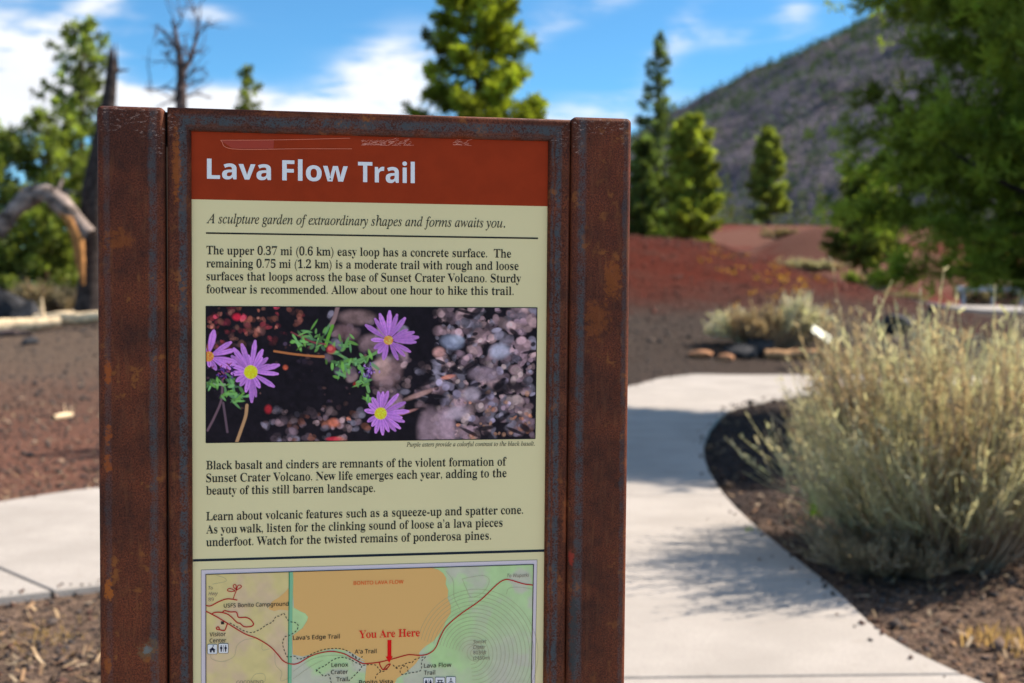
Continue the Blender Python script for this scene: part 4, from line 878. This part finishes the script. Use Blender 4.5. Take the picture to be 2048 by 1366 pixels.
for k in range(40): soft(110 + pg.normal() * 28, 380 + pg.normal() * 24, 10, 4, pg.uniform(0, 3), [(80, 50, 130), (50, 30, 80), (120, 60, 100)][k % 3], .9)
def photo_uv():
    a_ = np.array((412.3, 613.0)); b_ = np.array((1073.6, 615.8)); c = np.array((1069.8, 877.0)); d_ = np.array((412.3, 885.0))
    u = (xs / (NW - 1))[..., None]; v_ = (ys / (NH - 1))[..., None]; return (a_ * (1 - u) + b_ * u) * (1 - v_) + (d_ * (1 - u) + c * u) * v_
q = photo_uv().reshape(-1, 2); idx = np.arange(NW * NH).reshape(NH, NW)
F = np.stack([idx[:-1, :-1], idx[1:, :-1], idx[1:, 1:], idx[:-1, 1:]], -1).reshape(-1, 4)
vprint = vc_mat('colour_print', .5, .12)
mk('photo_print', layer_pts(q, L1), F, vprint, panel, np.clip(img.reshape(-1, 3) * KP, 0, .9))
strokes_s('photo_border', [[(412, 612.6), (1074, 615.4)], [(1074, 615.4), (1070.2, 877)], [(1070.2, 877.2), (412, 885.4)], [(412, 885.4), (412, 612.6)]], L2, black, 1.5)

# ---- the map
def mapgrid():
    u = np.linspace(0, 1, 330)[None, :, None]; v_ = np.linspace(0, 1, 230)[:, None, None]
    a_, b_, c, d_ = map(np.array, ((411.9, 1148.4), (1066.8, 1128.4), (1057, 1640.), (412.2, 1640.))); return (a_ * (1 - u) + b_ * u) * (1 - v_) + (d_ * (1 - u) + c * u) * v_
q = mapgrid(); mxp, myp = q[..., 0], q[..., 1]; nn1 = fbm(mxp / 40, myp / 40, 4)[..., None]; nn2 = fbm(mxp / 18 + 50, myp / 18, 3)[..., None]
left_ = s2l((166, 160, 116)) * (1 - smooth01(nn1 * 1.2 + .45)) + s2l((166, 152, 130)) * smooth01(nn1 * 1.2 + .45)
right_ = s2l((140, 172, 130)) * (1 - smooth01(nn1 * 2.4 + .35)) + s2l((150, 158, 148)) * smooth01(nn1 * 2.4 + .35)
im = np.where(mxp[..., None] < 578, left_, right_)
halo = np.exp(-(((mxp - 955) / 78) ** 2 + ((myp - 1300) / 90) ** 2))[..., None]; im = im * (1 - halo * .8) + s2l((134, 168, 120)) * halo * .8
hal2 = np.exp(-(((mxp - 1020) / 60) ** 2 + ((myp - 1360) / 120) ** 2))[..., None]; im = im * (1 - hal2 * .75) + s2l((150, 152, 150)) * hal2 * .75
hal3 = np.exp(-(((mxp - 945) / 26) ** 2 + ((myp - 1296) / 24) ** 2))[..., None]; im = im * (1 - hal3 * .7) + s2l((146, 146, 140)) * hal3 * .7
hal4 = np.exp(-(((mxp - 685) / 40) ** 2 + ((myp - 1370) / 34) ** 2))[..., None]; im = im * (1 - hal4 * .7) + s2l((150, 156, 140)) * hal4 * .7
im = im * (1 + nn2 * .10)
fill('map_margin', [[(402.6, 1139.8), (1074.2, 1119.6), (1064.5, 1650), (402.6, 1650)]], L1, inkm('lavender_ink', (163, 163, 178)))
strokes_s('map_margin_line', [[(402.6, 1650), (402.6, 1139.8)], [(402.6, 1139.8), (1074.2, 1119.6)], [(1074.2, 1119.6), (1064.5, 1650)]], L2, inkm('fine_grey_ink', (90, 92, 92)), .7)
idx = np.arange(330 * 230).reshape(230, 330); F = np.stack([idx[:-1, :-1], idx[1:, :-1], idx[1:, 1:], idx[:-1, 1:]], -1).reshape(-1, 4)
mk('map_print', layer_pts(q.reshape(-1, 2), L2), F, vprint, panel, np.clip(im.reshape(-1, 3) * KP, 0, .9))
strokes_s('map_border', [[(412, 1640), (411.9, 1148.4)], [(411.4, 1148.4), (1067.2, 1128.4)], [(1066.8, 1128.4), (1057, 1640)]], L5, black, 1.5)
orange = inkm('orange_map_ink', (186, 142, 92))
opoly = [A(1098, 172), B(0, 146), B(420, 132), B(820, 128), B(880, 145), B(930, 180), B(960, 230), B(955, 290), B(980, 350), B(975, 430), B(1005, 500), B(1005, 580), B(960, 650), B(930, 730), B(880, 800), B(830, 860), B(760, 905), B(720, 940), B(690, 975), B(700, 1020),
         B(650, 1090), B(560, 1170), B(470, 1230), B(440, 1290), B(150, 1290), B(150, 1240), B(165, 1100), B(140, 1065), B(60, 1030), A(1880, 1130), A(1800, 1085), A(1700, 1025), A(1560, 1000), A(1440, 1010), A(1330, 1050), A(1200, 1080), A(1098, 1060), A(1092, 860), A(1200, 780), A(1250, 700), A(1260, 660), A(1230, 620), A(1180, 600), A(1110, 560), A(1100, 400), A(1105, 250)]
fill('lava_field_print', [opoly], L3, orange)
fill('lava_field_print', [[A(1058, 345), A(1058, 590), A(960, 580), A(900, 596), A(840, 575), A(870, 500), A(950, 450), A(1010, 400)]], L3, orange)
strokes_s('contour_lines', [[(940 + rr * math.cos(t_) * 1.05 + rr * .12, 1300 + rr * math.sin(t_) * 1.12 + 8) for t_ in np.linspace(-2.9, 1.6, 22)] for rr in range(18, 118, 7)]
        + [[(950 + rr * math.cos(t_), 1306 + rr * math.sin(t_)) for t_ in np.linspace(0, 6.28, 18)] for rr in (9, 16)]
        + [[A(280, 215), A(370, 245), A(380, 280), A(240, 310)], [A(215, 1060), A(240, 1110), A(350, 1135), A(470, 1080), A(500, 970), A(580, 905), A(690, 890)], [A(770, 940), A(775, 1010), A(850, 1000)], [A(905, 1040), A(915, 1170), A(980, 1250), A(970, 1340), A(1080, 1300)],
           [A(650, 1330), A(700, 1270), A(790, 1270), A(800, 1340), A(740, 1400)], [B(1120, 240), B(1200, 220), B(1340, 205), B(1390, 260), B(1330, 370), B(1210, 420), B(1160, 330), B(1120, 240)], [B(960, 160), B(1030, 260), B(1040, 420), B(1100, 550)], [A(1100, 1240), A(1300, 1110), A(1500, 1070), A(1690, 1090), A(1750, 1180)], [A(1100, 1320), A(1300, 1180), A(1420, 1120)],
           [B(1560, 390), B(1590, 330), B(1700, 320), B(1820, 340)]], L4, inkm('contour_ink', (128, 132, 112)), .55)
strokes('boundary_band', [[A(1082, 180), A(1068, 1366), (579, 1640)]], L4, inkm('teal_ink', (100, 152, 126)), 6.0)
strokes('boundary_line', [[A(1060, 182), A(1048, 1366), (575.5, 1640)]], L5, inkm('deep_teal_ink', (28, 110, 84)), 1.6)
red_ = inkm('dark_red_ink', (138, 14, 22))
road = [A(170, 596), A(300, 665), A(430, 745), A(590, 840), A(720, 890), A(850, 970), A(930, 1050), A(1000, 1130), A(1080, 1160), A(1160, 1150), A(1280, 1080), A(1400, 1040), A(1520, 1026), A(1640, 1050), A(1720, 1090), A(1820, 1145), B(150, 1082), B(280, 1070), B(400, 1042), B(560, 998), B(620, 994), B(700, 1000), B(780, 985), B(850, 930), B(900, 820), B(960, 715), B(1100, 590), B(1300, 450), B(1470, 290), B(1540, 247), B(1600, 247), B(1730, 285), B(1825, 298)]
strokes_s('map_road', [road, [A(170, 536), A(220, 540), A(310, 495), A(400, 466), A(505, 478)], [A(236, 625), A(270, 610), A(345, 612), A(420, 640), A(500, 715), A(535, 728), A(580, 762), A(650, 760), A(678, 735), A(650, 690), A(600, 664), A(520, 662), A(495, 608), A(430, 605), A(370, 592), A(345, 612)],
                     [A(400, 730), A(375, 795), A(350, 803), A(318, 795), A(288, 790), A(285, 772), A(305, 766), A(318, 795)], [B(292, 1072), B(305, 1110), B(330, 1142), B(370, 1128), B(402, 1088), B(370, 1098), B(335, 1140)]], L5, red_, 2.1)
strokes_s('campground_loops', [[A(460, 468), A(497, 370)], [A(482, 382), A(440, 388), A(405, 380), A(405, 362), A(430, 355), A(470, 372), A(482, 382)], [A(497, 370), A(465, 340), A(465, 318), A(482, 312), A(494, 330), A(490, 365)], [A(495, 370), A(510, 328), A(530, 318), A(547, 326), A(543, 346), A(495, 372)]], L5, red_, 1.5)
strokes_s('trail_dashes', [[A(425, 722), A(500, 762), A(570, 803), A(660, 825), A(740, 795), A(820, 742), A(880, 712), A(920, 655), A(960, 648), A(1000, 620), A(1035, 680), A(1070, 708), A(1130, 722), A(1155, 755), A(1130, 810), A(1060, 855), A(1010, 875), A(990, 950), A(1020, 1050), A(1045, 1085), A(1120, 1078), A(1160, 1108), A(1240, 1085), A(1340, 1035), A(1450, 1002), A(1610, 998), A(1700, 1035), A(1790, 1100)],
                         [A(1345, 1240), A(1380, 1205), A(1440, 1178), A(1520, 1120), A(1600, 1092), A(1680, 1100), A(1760, 1140), A(1830, 1195), A(1690, 1345)], [A(1345, 1220), A(1390, 1255), A(1430, 1290), A(1480, 1275), A(1510, 1370)],
                         [B(130, 1100), B(200, 1092), B(260, 1100), B(290, 1140), B(330, 1160), B(380, 1130)], [B(310, 1160), B(262, 1200), B(255, 1245)], [B(20, 1000), B(60, 1030), B(110, 1105)], [B(85, 1045), B(125, 1010)],
                         [B(430, 1095), B(450, 1120), B(480, 1135), B(465, 1112), B(520, 1100), B(580, 1072), B(620, 1072), B(650, 1040), B(750, 1015), B(715, 1060), B(705, 1150), B(600, 1175), B(520, 1190), B(500, 1150), B(530, 1110), B(570, 1115), B(580, 1170)]], L5, inks['mapblack'], 1.5, 4.2, 3.2)
fill('visitor_centre_mark', [[A(331, 706), A(364, 704), A(365, 736), A(333, 738)]], L5, inks['mapblack'])
rr_ = inkm('arrow_red_ink', (196, 10, 12))
fill('you_are_here_arrow', [[B(374, 846), B(413, 846), B(412, 1010), B(426, 1008), B(391, 1074), B(356, 1012), B(374, 1011)]], L6, rr_)
icw = inkm('icon_white_ink', (182, 180, 190)); navy = inkm('navy_ink', (24, 26, 48))
def icon(cx, cy, kind):
    a_ = 9.2; k = lambda x, y: (cx + x, cy + y)
    c = [k(x * (a_ - 1.2 * (abs(y) == 1 and s_)), y * (a_ - 1.2 * (not s_))) for x, y, s_ in ((-1, -1, 1), (1, -1, 1), (1, -1, 0), (1, 1, 0), (1, 1, 1), (-1, 1, 1), (-1, 1, 0), (-1, -1, 0))]
    rim = [(cx + (x - cx) * 1.08, cy + (y - cy) * 1.08) for x, y in c]
    base.append(c); rims.append(rim); marks = []; marks_by.append(marks)
    if kind == 'house': marks.extend([[k(-6.5, 1.5), k(0, -4), k(6.5, 1.5)], [k(-4.8, 0), k(4.8, 0), k(5, 6.5), k(1.4, 6.5), k(1.4, 2.6), k(-1.4, 2.6), k(-1.4, 6.5), k(-5, 6.5)], [k(.8, -3), k(.8, -8), k(1.4, -8), k(1.4, -3)], [k(1.4, -8), k(4, -6.6), k(1.4, -5.4)]])
    if kind == 'people':
        marks.append([k(-.35, -6.5), k(.35, -6.5), k(.35, 6.5), k(-.35, 6.5)])
        for s_ in (-4.4, 4.4):
            marks.extend([[k(s_ + 1.3 * math.cos(t_), -5 + 1.3 * math.sin(t_)) for t_ in np.linspace(0, 6, 8)], [k(s_ - 2, -3.2), k(s_ + 2, -3.2), k(s_ + 2.4, 1), k(s_ + 1.3, 1), k(s_ + 1.1, 6.5), k(s_ - 1.1, 6.5), k(s_ - 1.3, 1), k(s_ - 2.4, 1)]])
    if kind == 'table': marks.extend([[k(-5.5, -4.5), k(5.5, -4.5), k(5.5, -3), k(-5.5, -3)], [k(-7.2, 0), k(7.2, 0), k(7.2, 1.4), k(-7.2, 1.4)], [k(-3, -3), k(-1.6, -3), k(-4.2, 6), k(-5.6, 6)], [k(1.6, -3), k(3, -3), k(5.6, 6), k(4.2, 6)]])
    if kind == 'marker': marks.extend([[k(-.5, -7.5), k(.5, -7.5), k(.5, -1), k(-.5, -1)], [k(-2.6, -4.5), k(2.6, -4.5), k(0, -6.5)], [k(-4, -1.2), k(4, -1.2), k(2, .4), k(-2, .4)], [k(-6, 2), k(6, 2), k(4, 3.4), k(-4, 3.4)], [k(-3, 4.6), k(3, 4.6), k(1.6, 6.4), k(-1.6, 6.4)]])
base, rims, marks, marks_by = [], [], [], []
icon(*A(240, 1001), 'house'); icon(*A(358, 993), 'people'); icon(*B(781, 1272), 'people'); icon(*B(898, 1266), 'table'); icon(*B(1007, 1260), 'marker')
for nm_, ls_, wv_, mt_ in (('icon_rim', rims, L5, navy), ('icon_base', base, L6, icw)):
    for q_ in ls_: fill(nm_, [q_], wv_, mt_)
for q_ in marks_by: fill('icon_symbol', q_, L7, navy)['kind'] = 'stuff'

# ---- tape remnants and scratches on the title band
mt = flat('old_tape', pc(122, 42, 24), .3, .3)
fill('tape_strip', [[(441, 281), (548, 280.3), (547, 298), (466, 297.5)]], L2, mt)
strokes_s('tape_edge', [[(441, 280.6), (560, 279.8), (700, 276.5)], [(441, 280.6), (466, 298), (600, 297.6), (704, 297.8)]], L3, flat('tape_edge_residue', pc(172, 104, 84), .4, .4), .9)
sl = []
for (x0, x1, y0, y1, n_) in ((722, 770, 281, 291, 44), (762, 826, 279, 292, 50), (905, 942, 281, 291, 26)):
    for k in range(n_): x, y = pg.uniform(x0, x1 - 6), pg.uniform(y0, y1); y = y if pg.random() > .3 else y1 - 1; sl.append([(x, y), (x + pg.uniform(3, 11), y - pg.uniform(-.5, 4))])
strokes_s('tape_scratches', sl, L3, flat('scratched_residue', pc(170, 120, 110), .6, .3), .55)
